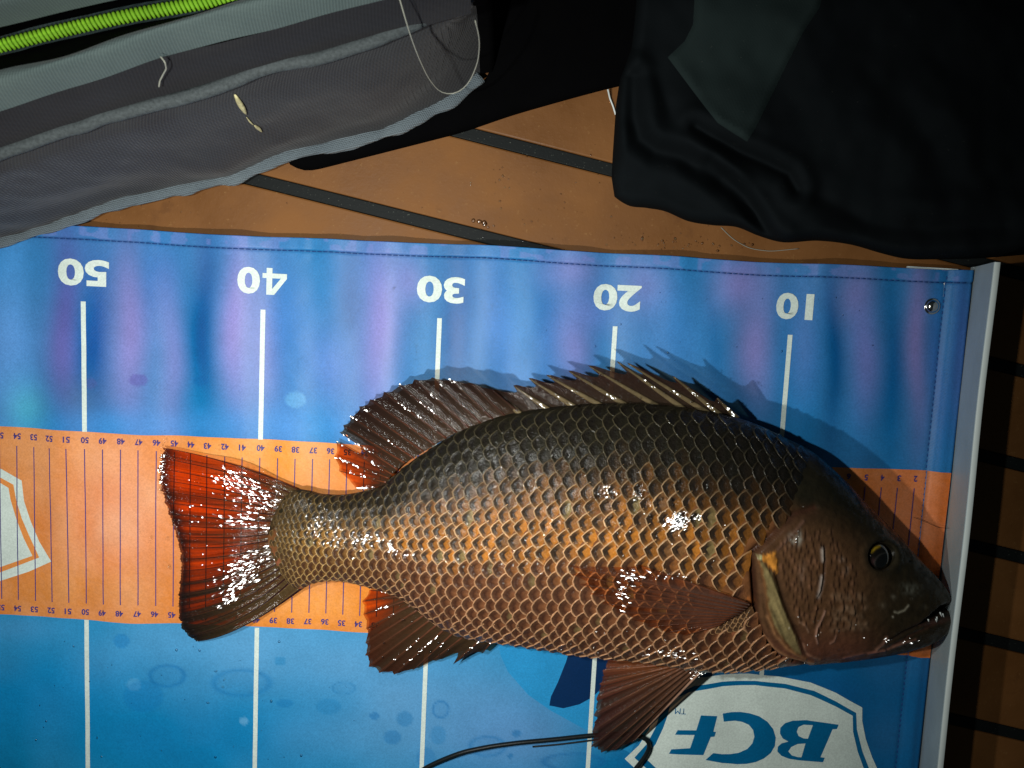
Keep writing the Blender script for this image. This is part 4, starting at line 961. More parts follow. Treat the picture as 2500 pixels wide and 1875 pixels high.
# spiny dorsal
spn = [(1800, 1022, 1750, 971), (1762, 1016, 1641, 917), (1735, 1012, 1528, 884), (1673, 1001, 1504, 881), (1612, 996, 1435, 892), (1531, 991, 1387, 905), (1470, 992, 1333, 915), (1405, 995, 1290, 923), (1340, 1001, 1253, 941), (1270, 1010, 1200, 950)]
fin('spiny_dorsal_fin', spn, M_fin, K(3.0), lambda s: 3.7 - 1.1*s, K((0.030, 0.018, 0.010)), K((0.018, 0.006, 0.005)), K(0.90), K(0.80),
    notch=lambda f, i: (0.16*math.sin(math.pi*min(f*1.25, 1)) + 0.13*(1-f)*sm(f, 0.0, 0.1)) if i else 0.45*math.sin(math.pi*min(f*1.1, 1)), ray_r=0.17, ray_name='fin_spine', raycol=K((0.15, 0.11, 0.055)), ridge=0.10)
# soft dorsal
sft = [(1272, 1010, 1200, 950), (1234, 1016, 1150, 935), (1205, 1024, 1100, 926), (1175, 1034, 1055, 921), (1145, 1044, 1012, 926), (1115, 1056, 975, 939), (1090, 1070, 937, 957), (1062, 1086, 903, 975), (1035, 1103, 877, 992), (1010, 1118, 855, 1015), (988, 1130, 838, 1038), (970, 1146, 828, 1055), (957, 1158, 820, 1076), (950, 1168, 816, 1116), (944, 1178, 828, 1150), (934, 1190, 868, 1192)]
fin('soft_dorsal_fin', sft, M_fin, lambda s: 3.0-1.5*s, lambda s: 2.8*(1-s)**1.6+0.45, lambda s: (0.034, 0.018, 0.009), lambda s: (0.012, 0.004, 0.003), K(0.97), lambda s: 0.78 - 0.62*float(sm(s, .68, .86)),
    ray_r=0.055, breaks=[(11, 0.55)], raycol=lambda s: (0.040+0.1*s, 0.015+0.02*s, 0.010), ridge=0.09, notch=lambda f, i: 0.035*math.sin(math.pi*f))
# anal
anl = [(1205, 1560, 1178, 1595), (1180, 1556, 1106, 1622), (1140, 1548, 1056, 1612), (1112, 1540, 1010, 1635), (1090, 1532, 962, 1647), (1070, 1522, 925, 1643), (1052, 1512, 900, 1628), (1035, 1502, 891, 1600), (1018, 1490, 892, 1570), (1003, 1478, 894, 1535), (992, 1466, 887, 1500), (982, 1454, 884, 1468), (968, 1446, 902, 1440)]
fin('anal_fin', anl, M_fin, lambda s: 2.0-0.7*s, lambda s: 1.2-0.7*s, lambda s: (0.050, 0.028, 0.012), lambda s: (0.010+0.06*s, 0.005+0.01*s, 0.004), K(0.95), lambda s: 0.84 - 0.55*float(sm(s, .62, .9)),
    ray_r=0.07, notch=lambda f, i: (0.30*math.sin(math.pi*f) if i == 0 else (0.38*math.sin(math.pi*min(1, f*1.3)) if i == 1 else 0.03*math.sin(math.pi*f))), raycol=lambda s: (0.12, 0.042, 0.02), ridge=0.10)
# caudal
hind = [(398, 1093), (378, 1110), (379, 1135), (383, 1173), (396, 1209), (410, 1256), (420, 1285), (438, 1325), (443, 1358), (440, 1398), (437, 1425), (435, 1448), (431, 1480), (431, 1508), (436, 1540), (449, 1564), (478, 1566)]
hn = resample(hind, 19)
by_ = np.linspace(1195, 1425, 19); bx_ = 722 - 30*np.sin(np.linspace(0, np.pi, 19))
by_[0] = 1196
cau = np.c_[bx_, by_, hn]
upm = np.array([585, 1139.0]); lom = np.array([597, 1527.0]); cau[0, :2] = (745, 1204); cau[-1, :2] = (752, 1424)
def tail_z(px, py, z, U):
    h = 0.72*np.exp(-((px-572)/62.0)**2)*np.exp(-((py-1190)/75.0)**2) + 0.60*np.exp(-((px-560)/60.0)**2)*np.exp(-((py-1395)/70.0)**2) + 0.35*np.exp(-((px-570)/60.0)**2)
    return z - 0.30*np.exp(-((px-680)/40.0)**2) + h - 0.15*sm(570-px, 0, 180)
def midc(s):
    q = upm*(1-s) + lom*s; return q + np.array([-18*math.sin(math.pi*s), 0])
fin('tail_fin', cau, M_fin_tail, lambda s: 1.02, lambda s: 0.70 + 0.1*math.sin(3*s), lambda s: (0.085, 0.050, 0.018), lambda s: (0.03-0.025*s, 0.005-0.003*s, 0.002), lambda s: 1.05, lambda s: 0.22 + 0.60*float(sm(s, 0.30, 1.0)),
    ray_r=0.05, conf=tail_z, mid=midc, sub=14, m=44, streak=0.40, dpow=2.6, raycol=lambda s: (0.055-0.03*s, 0.016-0.01*s, 0.008), ridge=0.06, edge_dark=(0.12, lambda s: 0.75+0.25*s), fray=0.35, notch=lambda f, i: 0.006*math.sin(math.pi*f))
# pelvic
plv = [(1716, 1634, 1545, 1812), (1708, 1634, 1500, 1834), (1700, 1632, 1468, 1838), (1690, 1630, 1443, 1824), (1682, 1628, 1446, 1786), (1674, 1626, 1450, 1745), (1668, 1624, 1456, 1705), (1662, 1622, 1463, 1670), (1656, 1620, 1471, 1638), (1650, 1617, 1483, 1612)]
fin('pelvic_fin', plv, M_fin, lambda s: 2.3-0.4*s, lambda s: 0.9-0.2*s, lambda s: (0.065+.2*s**3, 0.03+.05*s**3, 0.016), lambda s: (0.020+.12*s**3, 0.008+.03*s**3, 0.006+.01*s), K(0.97), lambda s: 0.90 - 0.18*s,
    ray_r=0.085, notch=lambda f, i: 0.012*math.sin(math.pi*f), raycol=lambda s: (0.42, 0.24, 0.16) if s == 0 else (0.12+.2*s**3, 0.055+.04*s**3, 0.03), ridge=0.13, sub=8)
# pectoral lies on the flank
pec = [(1832, 1474, 1560, 1378), (1828, 1480, 1385, 1380), (1822, 1486, 1392, 1402), (1816, 1492, 1412, 1426), (1810, 1497, 1438, 1450), (1802, 1502, 1468, 1473), (1794, 1506, 1502, 1495), (1786, 1510, 1540, 1513), (1778, 1514, 1582, 1530), (1770, 1519, 1625, 1545), (1762, 1524, 1672, 1552)]
def onbody(px, py, z, U):
    a, b = drop(px, py); s = surf(a, b)[..., 2]; return s + 0.16 + 0.22*np.sin(np.pi*np.clip(U, 0, 1))*(1-U*0.5)
fin('pectoral_fin', pec, M_fin_pec, K(0), K(0), lambda s: (0.11, 0.060, 0.045), lambda s: (0.09, 0.032, 0.016), K(0.80), lambda s: 0.10, conf=onbody, ray_r=0.045,
    raycol=lambda s: (0.12, 0.035, 0.014), ridge=0.05, notch=lambda f, i: 0.05*math.sin(math.pi*f), sub=6)

# ------------------------------------------------------------------ cooler bag
bag = thing('cooler_bag', 'grey twill fishing bag with neon green zip, standing above the mat at upper left', 'bag', (-42, 12, DZ))
bnd = [(-160, 632), (-60, 602), (0, 582), (80, 560), (200, 520), (330, 478), (420, 455), (500, 438), (560, 425), (620, 400), (680, 375), (800, 347), (950, 312), (1050, 282), (1120, 256), (1170, 225)]
pip = [(-160, 435), (-60, 398), (0, 378), (282, 284), (565, 200), (847, 120), (1017, 70), (1100, 47), (1148, 36)]
xb = np.linspace(-150, 1170, 150)
yb_ = scrv(bnd, xb)
xp = np.linspace(-150, 1148, 150); yp = scrv(pip, xp)
rows = []; nn = 46
for k in range(nn):
    t = k/(nn-1)
    x = xb*(1-t) + xp*t; y = yb_*(1-t) + yp*t
    z = 0.35 + (9.2-0.35)*t
    P = un(x, y, z)
    out = 0.55*math.sin(math.pi*t)**0.8 - 0.25*math.exp(-((t-0.93)/0.05)**2)
    fold = 0.30*np.exp(-((P[:, 0]+42-3*t*2)/2.6)**2)*math.exp(-((t-0.22)/0.18)**2) - 0.35*np.exp(-((P[:, 0]+48.5)/3.0)**2)*math.exp(-((t-0.2)/0.16)**2) + 0.12*vnoise(P[:, 0]*0.35, t*4.0+P[:, 0]*0.05, 1) + 0.05*vnoise(P[:, 0]*1.2, t*8.0, 2)
    fold += 0.22*np.exp(-((P[:, 0]+33-4*t)/2.0)**2)*math.exp(-((t-0.45)/0.25)**2)
    P[:, 1] -= out + fold; rr_ = np.clip((np.arange(150)-118)/31.0, 0, 1)**2; P[:, 1] += rr_*2.6*(0.35+0.65*math.sin(math.pi*min(t*1.1, 1))); P[:, 2] -= rr_*0.5*t
    rows.append(P)
SP = np.array(rows)
# wrap the right-hand end round the corner
ends = []
for k in range(1, 16):
    t = k/15; e = SP[:, -1].copy(); ang = t*1.5
    e[:, 0] += 1.6*math.sin(min(ang, 1.57)) ; e[:, 1] += 1.6*(1-math.cos(min(ang, 1.57))) + max(0, t-0.3)*12
    ends.append(e)
SPx = SP; EP = np.concatenate([SP[:, -1:], np.stack(ends, 1)], 1)
mesh('end_panel', EP, gfaces(EP.shape[0], EP.shape[1])[:, ::-1].copy(), M_black, bag)
mesh('side_panel', SPx, gfaces(SPx.shape[0], SPx.shape[1])[:, ::-1].copy(), M_bag, bag)
# binding tape along the lower edge
bp = SP[0] + np.array([0, -0.16, 0.08]); bt = Acc(); 
wv_ = 0.10*np.sin(np.arange(150)*0.5)*0.3
V, F = tube(bp + np.c_[np.zeros(150), wv_, np.zeros(150)], 0.36 + 0.12*vnoise(np.arange(150)*0.22, np.zeros(150)), 10, 0.6); mesh('binding_tape', V, F, M_bind, bag)
V, F = tube(SP[-1] + np.array([0, -0.05, 0.10]), 0.30, 10); mesh('piping', V, F, M_pipe, bag)
# upper panel, flap, zip, lid (going up and back)
flo = [(-170, 330), (0, 272), (127, 228), (253, 190), (396, 139), (538, 104), (696, 63), (850, 22), (1000, -15), (1180, -60)]
fup = [(-170, 225), (0, 172), (158, 137), (316, 82), (475, 35), (570, 3), (700, -36), (1000, -110), (1180, -150)]
zpc = [(-170, 155), (0, 112), (190, 65), (316, 38), (475, 10), (540, -1), (700, -30), (1000, -90), (1180, -130)]
def strip(A, zA, B, zB, mat, name, n=12, bulge=0.0, x0=-160, x1=1150, parent=bag):
    xa = np.linspace(x0, x1, 120); R_ = []
    for k in range(n):
        t = k/(n-1); y = scrv(A, xa)*(1-t) + scrv(B, xa)*t
        P = un(xa, y, zA*(1-t) + zB*t); P[:, 2] += bulge*math.sin(math.pi*t) + 0.08*vnoise(P[:, 0]*.5, np.full(120, t*3.0), 3); R_.append(P)
    G = np.array(R_); return mesh(name, G, up(gfaces(n, 120), G), mat, parent), G
pip2 = [(x, y-2) for x, y in pip] + [(1200, 20)]
strip(pip2, 9.2, flo, 11.3, M_bag_dark, 'upper_panel', bulge=0.25)
_, FG = strip(flo, 11.6, fup, 12.6, M_bag_flap, 'zip_flap', bulge=0.7, n=16)
fup2 = fup
zlo = [(x, y+24) for x, y in zpc]; zhi = [(x, y-24) for x, y in zpc]
strip(fup, 12.3, zlo, 10.6, M_black, 'zip_gutter')
_, ZG = strip(zlo, 10.7, zhi, 10.9, M_ziptape, 'zip_tape', n=6)
lid0 = [(x, y-46) for x, y in zpc]; lid1 = [(x, y-110) for x, y in zpc]; lid2 = [(x, y-520) for x, y in zpc]
strip(zhi, 10.9, lid0, 10.2, M_black, 'lid_gutter')
_, LG = strip(lid0, 11.5, lid1, 12.8, M_bag_flap, 'lid', bulge=0.5, n=8)
strip(lid1, 12.8, lid2, 12.9, M_bag_dark, 'lid_panel', n=6, bulge=0.5)
zippath = resample(un(*np.array([(x, float(scrv(zpc, x))) for x in np.linspace(-100, 1140, 160)]).T, 11.0), 160)
dz = np.r_[0, np.cumsum(np.linalg.norm(np.diff(zippath, axis=0), axis=1))]
tape = bpy.data.objects['zip_tape']
zc_ = tube(np.array([[-0.19, -.10, 0], [-.07, -.03, .06], [.07, .03, .06], [0.19, .10, 0]]), [0.045, 0.115, 0.115, 0.045], 6, 1.0)
zme = None; s = 0.2; i = 0
zv, zf = tube(np.array([[0, -0.27, -.02], [0, -0.15, .08], [0, 0.0, .12], [0, 0.15, .08], [0, 0.27, -.02]]), [0.06, 0.08, 0.085, 0.08, 0.06], 6)
while s < dz[-1]-0.2:
    c0 = np.array([np.interp(s, dz, zippath[:, k]) for k in range(3)]); c1 = np.array([np.interp(s+0.1, dz, zippath[:, k]) for k in range(3)])
    if zme is None:
        o = mesh('zip_tooth', zv, zf, M_zip); zme = o.data
    else:
        o = bpy.data.objects.new('zip_tooth', zme); COL.objects.link(o)
    o.parent = tape; o.location = Vector(c0*0.01 - wloc(tape)); o.rotation_euler = (0, 0, math.atan2(c1[1]-c0[1], c1[0]-c0[0]) + 0.25)
    s += 0.185; i += 1
# low near-black domed sheet reaching out at the right under the bag
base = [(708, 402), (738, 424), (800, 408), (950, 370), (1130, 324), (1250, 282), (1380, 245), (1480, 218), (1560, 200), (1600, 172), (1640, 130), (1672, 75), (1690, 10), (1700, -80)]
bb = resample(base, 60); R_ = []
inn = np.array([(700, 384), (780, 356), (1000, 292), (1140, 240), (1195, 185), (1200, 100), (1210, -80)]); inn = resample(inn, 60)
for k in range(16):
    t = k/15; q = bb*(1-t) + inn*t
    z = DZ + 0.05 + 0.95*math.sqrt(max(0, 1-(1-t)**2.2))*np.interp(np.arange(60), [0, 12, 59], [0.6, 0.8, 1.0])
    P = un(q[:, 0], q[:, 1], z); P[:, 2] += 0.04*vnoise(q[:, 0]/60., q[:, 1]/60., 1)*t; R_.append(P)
G = np.array(R_); mesh('low_black_sheet', G, up(gfaces(16, 60), G), M_black, bag)
# dried smear on the side panel
def side_at(px, py):
    a, b = proj(SPx); k = np.argmin(np.hypot(a-px, b-py)); return SPx.reshape(-1, 3)[k] + np.array([0, -0.06, 0.05])
sm_ = Acc()
for pth, r in [([(578, 232), (585, 248), (595, 262), (600, 275)], 0.16), ([(602, 282), (615, 298), (622, 306)], 0.05), ([(622, 306), (630, 312), (640, 322)], 0.10)]:
    P = resample(np.array([side_at(*p) for p in pth]), 8); V, F = tube(P, r*np.sin(np.linspace(0.3, 2.9, 8)), 6, 0.5); sm_.add(V, F)
o = sm_.build('bait_smear', M_stain, bag)
# loops of fishing line lying on the bag
def topline(name, pts, r, mat, label, cat, zs):
    P = np.array([un(x, y, z) for (x, y), z in zip(pts, zs)]); P = resample(P, 40); V, F = tube(P, r, 7)
    o = mesh(name, V, F, mat); o['label'] = label; o['category'] = cat; return o
topline('fishing_line', [(965, -40), (985, 30), (1003, 90), (1022, 140), (1045, 190), (1075, 228), (1110, 234), (1145, 205), (1168, 150), (1172, 95), (1160, 50)], 0.03, M_line,
        'thin clear fishing line looped over the right end of the grey bag', 'fishing line', [12.5, 12, 10.6, 9.0, 7.0, 5.3, 5.0, 5.8, 7.6, 9.2, 10.4])
topline('thread', [(392, 138), (403, 152), (406, 168), (398, 182), (390, 198), (388, 212)], 0.032, M_line, 'frayed pale thread hanging from the grey flap of the bag', 'thread', [12.0, 12.0, 11.6, 11.2, 10.8, 10.6])
topline('white_thread', [(1484, 218), (1489, 240), (1497, 260), (1503, 280)], 0.05, M_paleline, 'short white thread on the tan deck beside the black cloth', 'thread', [DZ+.5, DZ+.2, DZ+.15, DZ+.1])
# ------------------------------------------------------------------ black cloth
cl = thing('black_cloth', 'folded black garment with dark green lining, heaped on the deck at upper right', 'clothing', un(1900, 300, DZ))
bot_c = [(1490, 470), (1498, 478), (1530, 500), (1580, 508), (1620, 515), (1680, 540), (1740, 550), (1800, 555), (1850, 575), (1900, 590), (2000, 588), (2080, 598), (2150, 618), (2200, 630), (2300, 633), (2400, 630), (2500, 622), (2700, 610)]
def cloth_z(px, py):
    z = 1.6 + 0.5*vnoise(px/180., py/150., 1) + 0.10*vnoise(px/40., py/45., 2)
    for (P_, w1, w2, a) in [([(1545, 190), (1548, 290), (1562, 340), (1600, 368), (1660, 385), (1720, 418), (1790, 468), (1840, 520), (1885, 580)], 20, 46, 1.5),
                        ([(1700, 310), (1740, 335), (1800, 368), (1870, 398), (1925, 425), (1945, 462)], 14, 40, 1.3),
                        ([(1735, 395), (1820, 480), (1870, 560)], 12, 30, .6),
                        ([(1600, 180), (1640, 280), (1680, 360), (1760, 430)], 18, 50, .5),
                        ([(2000, 480), (2120, 545), (2260, 560), (2450, 550)], 22, 60, .9),
                        ([(2200, 250), (2280, 350), (2300, 420)], 40, 80, .8), ([(1900, 200), (2000, 380), (2100, 470)], 50, 120, .7)]:
        d = segdist(px, py, P_)
        a = a*0.40; z = z - a*np.exp(-(d/w1)**2) + a*0.6*np.exp(-((d-w2)/(w2*0.5))**2)
    return z
nu, nvv = 260, 200
U, Vv = np.meshgrid(np.linspace(0, 1, nu), np.linspace(0, 1, nvv), indexing='ij')
left = crv([(0, 1700), (0.22, 1690), (0.30, 1640), (0.38, 1560), (0.46, 1512), (0.60, 1500), (0.85, 1496), (1, 1500)], Vv)
left = crv([(0, 1560), (0.35, 1540), (0.48, 1514), (0.60, 1504), (0.82, 1496), (0.93, 1493), (1, 1500)], Vv)
CX = left + (U**1.15)*(2700-left); CYb = scrv(bot_c, CX); CY = -90 + Vv*(CYb + 90)
ed = np.minimum(np.minimum((CYb-CY), (CX-left)*1.0)/34.0, 1); ed = np.clip(ed, 0, 1)
Z = DZ + 0.06 + np.sqrt(np.clip(1-(1-ed)**2, 0, 1)) * np.maximum(cloth_z(CX, CY), 0.25)
G = un(CX, CY, Z)
mesh('cloth_sheet', G, up(gfaces(nu, nvv), G), M_cloth, cl)
acc = Acc()
lp = np.array([(1700, -80), (1692, 60), (1672, 100), (1630, 140), (1660, 180), (1690, 220), (1722, 262), (1752, 300), (1790, 325), (1824, 346), (1845, 312), (1870, 262), (1910, 180), (1960, 80), (2000, 20), (2030, -80)], float)
from mathutils.geometry import delaunay_2d_cdt
g = np.stack(np.meshgrid(np.arange(1620, 2040, 9.0), np.arange(-80, 350, 9.0)), -1).reshape(-1, 2); lpd = []
for i in range(len(lp)):
    a, b = lp[i], lp[(i+1) % len(lp)]; k = max(1, int(np.linalg.norm(b-a)/9)); lpd += [a + (b-a)*t/k for t in range(k)]
lpd = np.array(lpd); g = g[inside(g[:, 0], g[:, 1], lp) & (segdist(g[:, 0], g[:, 1], lp, True) > 4)]
nbb = len(lpd); v, e, f, *_ = delaunay_2d_cdt([Vector((float(p[0]), float(p[1]))) for p in np.concatenate([lpd, g])], [(i, (i+1) % nbb) for i in range(nbb)], [tuple(range(nbb))], 1, 1e-6)
v = np.array([(p[0], p[1]) for p in v]); zz = DZ + 0.06 + np.maximum(cloth_z(v[:, 0], v[:, 1]), .25) + 0.22*sm(segdist(v[:, 0], v[:, 1], lp, True), 0, 12) + 0.02
F = [tuple(t) for t in f]; P = un(v[:, 0], v[:, 1], zz); n0 = np.cross(P[F[0][1]]-P[F[0][0]], P[F[0][2]]-P[F[0][0]])[2]
if n0 < 0: F = [t[::-1] for t in F]
mesh('lining_panel', P, F, M_cloth2, cl, label='dark green grey panel of the garment')
# ------------------------------------------------------------------ cord, hair, water
def cordz(pts, zs, r, name, label, cat, mat=M_cord, n=60):
    P = resample(np.array([un(x, y, z) for (x, y), z in zip(pts, zs)]), n); V, F = tube(P, r, 10); o = mesh(name, V, F, mat); o['label'] = label; o['category'] = cat; return o
cordz([(985, 1915), (1035, 1876), (1080, 1855), (1130, 1836), (1200, 1822), (1270, 1813), (1350, 1806), (1430, 1797), (1490, 1792), (1540, 1793), (1575, 1799), (1590, 1810), (1587, 1830), (1570, 1855), (1545, 1885), (1520, 1930)],
      [.3, .3, .4, .5, .5, .5, .45, .35, .3, .3, .35, .4, .4, .35, .3, .3], [0.135]*60, 'elastic_cord', 'thin black cord looping under the pelvic fin across the blue mat', 'cord')
cordz([(1300, 1823), (1360, 1818), (1440, 1808), (1500, 1800)], [.2, .2, .2, .2], 0.05, 'cord_shadow_strip', 'fine dark strip drawn as the shadow just below the black cord', 'strand', n=20)  # solid dark strip added as the cord's shadow
cordz([(2230, 1262), (2262, 1275), (2290, 1288), (2322, 1290)], [.5, .6, .7, .6], 0.012, 'hair', 'single dark hair on the orange band beside the white stop', 'hair', n=20)
cordz([(1760, 555), (1790, 585), (1830, 607), (1880, 614), (1950, 607)], [DZ+.05]*5, 0.02, 'loose_strand', 'fine pale strand on the deck below the black cloth', 'strand', M_line, n=24)
def drops(name, spots, label, parent=None):
    acc = Acc()
    for (x, y, z, r) in spots:
        seg = 9; V = []
        ax = 1 + 0.5*rng.random(); an = rng.random()*3
        for rr_, zz_ in [(1.0, 0.0), (0.93, 0.28), (0.7, 0.5), (0.35, 0.62)]:
            for k in range(seg):
                t = k/seg*2*math.pi; dx, dy = rr_*math.cos(t)*ax, rr_*math.sin(t); V.append((x + r*(dx*math.cos(an)-dy*math.sin(an)), y + r*(dx*math.sin(an)+dy*math.cos(an)), z + r*zz_))
        F = [tuple(f) for f in gfaces(4, seg, wrap=True)] + [tuple(3*seg + k for k in range(seg))]
        acc.add(V, F)
    o = acc.build(name, M_water, parent, kind='stuff')
    if parent is None: o['label'] = label
    return o
sp = []
def around(n, cx, cy, sx, sy, rmax, zf):
    for _ in range(n):
        x, y = rng.normal(cx, sx), rng.normal(cy, sy); p = un(x, y, DZ); sp.append((p[0], p[1], zf, rmax*(0.3+0.7*rng.random()**2)))
around(9, 1230, 440, 8, 25, 0.10, DZ); around(40, 1640, 590, 70, 14, 0.07, DZ); around(60, 1300, 500, 130, 60, 0.045, DZ); around(8, 1180, 550, 12, 8, 0.16, DZ)
around(18, 1750, 600, 60, 12, 0.08, DZ); around(25, 450, 520, 120, 20, 0.04, DZ)
drops('deck_droplets', sp, 'clear water droplets scattered on the tan deck')
sp = []
for _ in range(45):
    x, y = rng.uniform(60, 900), rng.uniform(1560, 1860); p = un(x, y); sp.append((p[0], p[1], float(hm(p[0], p[1])), 0.03 + 0.05*rng.random()**3))
for _ in range(60):
    x, y = rng.uniform(900, 2200), rng.uniform(700, 900); p = un(x, y); sp.append((p[0], p[1], float(hm(p[0], p[1])), 0.02 + 0.04*rng.random()**3))
drops('mat_droplets', sp, 'tiny clear water droplets on the blue mat')
# beads of water on the fins and flank
sp = []
def rayline(rays, n, zb, zt, cl=0.3):
    rays = np.array(rays, float)
    for _ in range(n):
        i = rng.integers(0, len(rays)); u_ = rng.uniform(0.1, 0.95); b = rays[i]; s_ = i/(len(rays)-1)
        x = b[0] + (b[2]-b[0])*u_ + rng.normal(0, 4); y = b[1] + (b[3]-b[1])*u_ + rng.normal(0, 3)
        z = zb(s_)*(1-u_) + zt(s_)*u_ + 0.03; p = un(x, y, z); sp.append((p[0], p[1], z + 0.05, 0.035 + 0.055*rng.random()**2))
rayline(spn, 30, K(3.0), lambda s: 4.1-1.1*s); rayline(sft, 95, lambda s: 3.0-1.4*s, lambda s: 2.6-1.9*s); rayline(anl, 30, lambda s: 2.0-.7*s, lambda s: 1.2-.7*s)
for (cx, cy, sx, sy, n_) in [(620, 1205, 38, 26, 190), (575, 1180, 30, 20, 50), (665, 1262, 30, 12, 50), (625, 1290, 40, 14, 40), (610, 1375, 34, 26, 120), (580, 1425, 26, 22, 60), (545, 1470, 26, 10, 20), (394, 1150, 5, 40, 60), (520, 1300, 90, 110, 60)]:
    for _ in range(n_):
        x, y = rng.normal(cx, sx), rng.normal(cy, sy); z = float(tail_z(np.array(x), np.array(y), 1.02 - 0.32*(730-x)/330, 0)) + 0.06; p = un(x, y, z); sp.append((p[0], p[1], z, 0.022+0.05*rng.random()**2))
for (cx, cy, sx, sy, n_) in [(1525, 1412, 22, 30, 70), (1600, 1395, 30, 12, 30), (1650, 1592, 26, 12, 30), (1700, 1640, 8, 10, 20)]:
    xx, yy = rng.normal(cx, sx, n_), rng.normal(cy, sy, n_); a, b = drop(xx, yy); Pq = surf(a, b)
    for p in Pq: sp.append((p[0], p[1], p[2]+0.38, 0.022+0.04*rng.random()**2))
for (cx, cy, sx, sy, n_) in [(1550, 1230, 90, 30, 60), (1480, 1210, 14, 10, 30), (1655, 1272, 13, 12, 130), (1703, 1262, 7, 4, 16), (1250, 1280, 200, 60, 60), (890, 1318, 18, 6, 45), (955, 1336, 6, 8, 16), (790, 1290, 40, 18, 50), (830, 1310, 60, 14, 40), (1560, 1205, 16, 8, 25)]:
    xx, yy = rng.normal(cx, sx, n_), rng.normal(cy, sy, n_); a, b = drop(xx, yy); P = surf(a, b)
    for p in P: sp.append((p[0], p[1], p[2]+0.09, 0.03+0.05*rng.random()))
drops('water_beads', sp, '', fish)
# added wet glints: small domed clear flecks tilted to mirror lamps into the camera
glint_acc = Acc(); LA_ = np.array([-36.5, -9.5, 31.0]); LB_ = np.array([-36.0, -0.3, 39.0])
def fleck(p, r, el, ang, spread):
    Lp = LA_ if rng.random() < 0.5 else LB_
    a = Lp - p; a /= np.linalg.norm(a); b = CAM - p; b /= np.linalg.norm(b); h = a + b; h /= np.linalg.norm(h)
    nn_ = h + rng.normal(0, spread, 3); nn_ /= np.linalg.norm(nn_)
    e1 = np.array([math.cos(ang), math.sin(ang), 0]); e1 -= nn_*np.dot(e1, nn_); e1 /= np.linalg.norm(e1); e2 = np.cross(nn_, e1)
    V = [p + nn_*0.10*r]; kq = 8
    ir = 0.75 + 0.5*rng.random(kq)
    for k in range(kq): t = k/kq*2*math.pi; V.append(p + (e1*math.cos(t)*r*el + e2*math.sin(t)*r)*ir[k])
    glint_acc.add(np.array(V), [(0, 1+k, 1+(k+1) % kq) for k in range(kq)])
def patch(cx, cy, sx, sy, n_, r, el, ang, spread, zfun, rot=0.0):
    for _ in range(n_):
        u_, v_ = rng.normal(0, sx), rng.normal(0, sy); x = cx + u_*math.cos(rot) - v_*math.sin(rot); y = cy + u_*math.sin(rot) + v_*math.cos(rot)
        P0 = zfun(x, y)
        if P0 is not None: fleck(P0, r*(0.45 + 0.9*rng.random()**1.5), el*(0.7+0.8*rng.random()), ang + rng.normal(0, 0.15), spread)
def on_tail(x, y):
    if x < float(np.interp(y, [1090, 1135, 1173, 1256, 1325, 1360, 1448, 1508, 1564], [400, 381, 385, 412, 440, 445, 438, 434, 452])) + 3: return None
    if y < np.interp(x, [383, 463, 582, 682, 731], [1095, 1103, 1141, 1181, 1198]) or y > np.interp(x, [449, 516, 582, 682, 764], [1562, 1552, 1530, 1467, 1420]): return None
    z = float(tail_z(np.array(x), np.array(y), 1.02 - 0.32*(730-x)/330, 0)) + 0.10; return un(x, y, z)
def on_skin(off):
    def f(x, y):
        a, b = drop(np.array([x]), np.array([y])); return surf(a, b)[0] + np.array([0, 0, off])
    return f
for (cx, cy, sx, sy, n_, el, rot) in [(612, 1192, 42, 14, 70, 2.9, 0.42), (645, 1232, 34, 10, 45, 2.6, 0.25), (560, 1178, 22, 16, 40, 2.0, 0.3), (590, 1268, 36, 8, 30, 3.0, 0.05), (640, 1290, 40, 5, 24, 3.0, 0.0), (700, 1250, 12, 26, 30, 1.2, 0.3),
                              (612, 1362, 34, 11, 45, 2.8, -0.3), (590, 1395, 34, 11, 48, 2.6, -0.4), (575, 1432, 30, 9, 40, 2.6, -0.45), (555, 1470, 26, 6, 20, 2.4, -0.5), (391, 1120, 6, 18, 26, 1.2, 0.0), (395, 1180, 5, 26, 24, 1.2, 0.0), (500, 1300, 70, 90, 26, 1.2, 0)]:
    patch(cx, cy, sx, sy, int(n_*1.3), 0.037, el*1.15, -rot, 0.05, on_tail, rot)
for (cx, cy, sx, sy, n_, r) in [(1652, 1272, 13, 10, 80, 0.075), (1702, 1262, 7, 3, 14, 0.055), (1560, 1208, 14, 9, 20, 0.040), (1482, 1198, 9, 8, 18, 0.045), (1300, 1165, 60, 20, 14, 0.03), (888, 1318, 20, 6, 36, 0.060), (955, 1336, 5, 7, 14, 0.065), (985, 1348, 22, 5, 10, 0.04),
                           (785, 1285, 30, 18, 44, 0.045), (835, 1325, 26, 14, 26, 0.04), (1120, 1335, 120, 24, 26, 0.035), (1500, 1280, 170, 45, 70, 0.026), (1050, 1320, 140, 35, 40, 0.028), (1250, 1390, 60, 20, 10, 0.04), (1480, 1560, 90, 20, 12, 0.025)]:
    patch(cx, cy, sx, sy, int(n_*1.3), r*0.72, 1.5, 0.5, 0.06, on_skin(0.15))
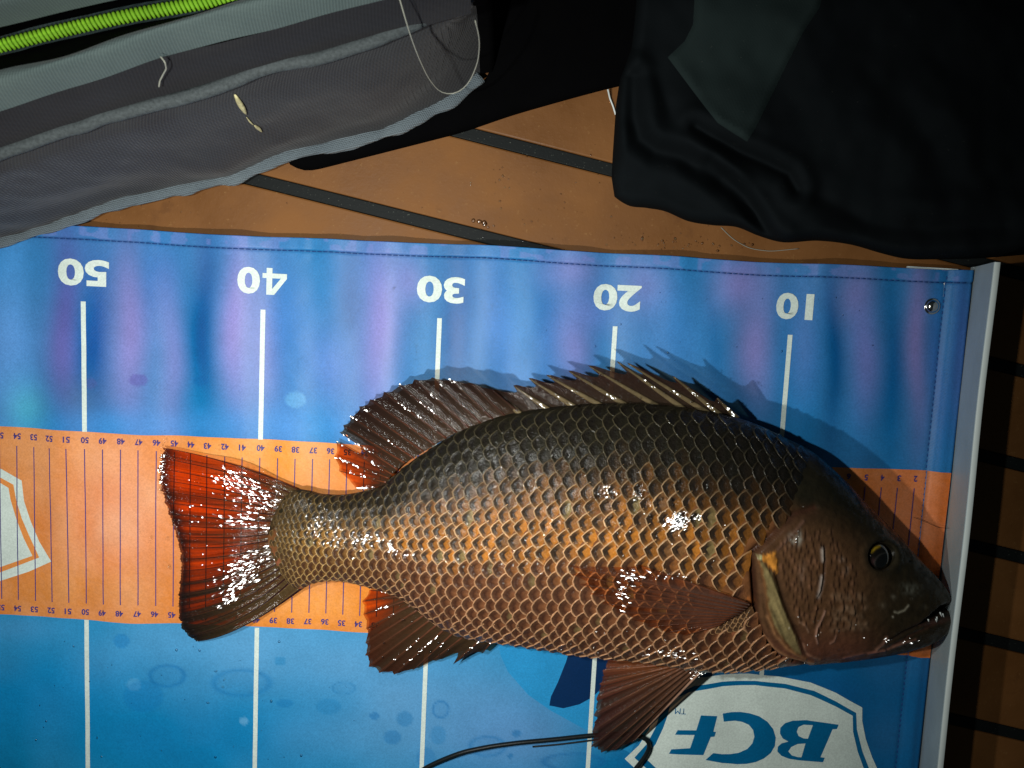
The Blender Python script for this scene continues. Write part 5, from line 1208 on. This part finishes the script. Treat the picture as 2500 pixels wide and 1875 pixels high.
patch(1545, 1392, 24, 9, 13, 0.038, 3.2, -0.30, 0.03, on_skin(0.46), 0.2); patch(1528, 1432, 16, 24, 16, 0.036, 3.4, -0.2, 0.03, on_skin(0.46)); patch(1640, 1400, 24, 8, 16, 0.035, 1.5, 0, .04, on_skin(0.46)); patch(1655, 1590, 26, 8, 11, 0.032, 3.0, 0.0, 0.03, on_skin(0.42)); patch(1618, 1582, 26, 8, 12, 0.03, 3, 0, .04, on_skin(.42))
patch(1700, 1640, 12, 9, 22, 0.04, 1.2, 0, 0.05, lambda x, y: un(x, y, 2.45))
patch(2000, 1545, 60, 30, 20, 0.022, 1.3, 0, 0.10, on_skin(0.30)); patch(2163, 1562, 6, 4, 8, 0.035, 1.5, .4, .05, on_skin(.2)); patch(2210, 1564, 12, 3, 8, 0.03, 2, .2, .05, on_skin(.2)); patch(1938, 1312, 14, 10, 10, 0.03, 1.5, .8, .12, on_skin(.35))
def fin_glints(rays, n_, zb, zt, r, lo=0.15, hi=0.95):
    rays = np.array(rays, float)
    for _ in range(n_):
        i = rng.integers(0, len(rays)); u_ = rng.uniform(lo, hi); b = rays[i]; s_ = i/(len(rays)-1); ang = math.atan2(-(b[3]-b[1]), b[2]-b[0])
        for k in range(rng.integers(1, 5)):
            u2 = u_ + k*0.035; x = b[0] + (b[2]-b[0])*u2 + rng.normal(0, 1.5); y = b[1] + (b[3]-b[1])*u2 + rng.normal(0, 1.5)
            fleck(un(x, y, zb(s_)*(1-u2) + zt(s_)*u2 + 0.10), r*(0.5+0.9*rng.random()), 1.7, ang, 0.05)
fin_glints(sft[2:], 34, lambda s: 3.0-1.5*s, lambda s: 2.8*(1-s)**1.6+0.45, 0.042, 0.25, 0.98); fin_glints(sft[11:], 9, lambda s: 1.8, lambda s: 0.6, 0.055, 0.4, 0.9)
fin_glints(spn, 16, K(3.1), lambda s: 3.75-1.1*s, 0.045, 0.05, 0.6); fin_glints(anl[:7], 14, lambda s: 2.1-.4*s, lambda s: 1.25-.4*s, 0.042, 0.1, 0.8); fin_glints(anl[9:], 6, lambda s: 1.4, lambda s: 0.6, 0.042, 0.2, 0.7)
glint_acc.build('wet_glints', M_water, fish, kind='stuff')
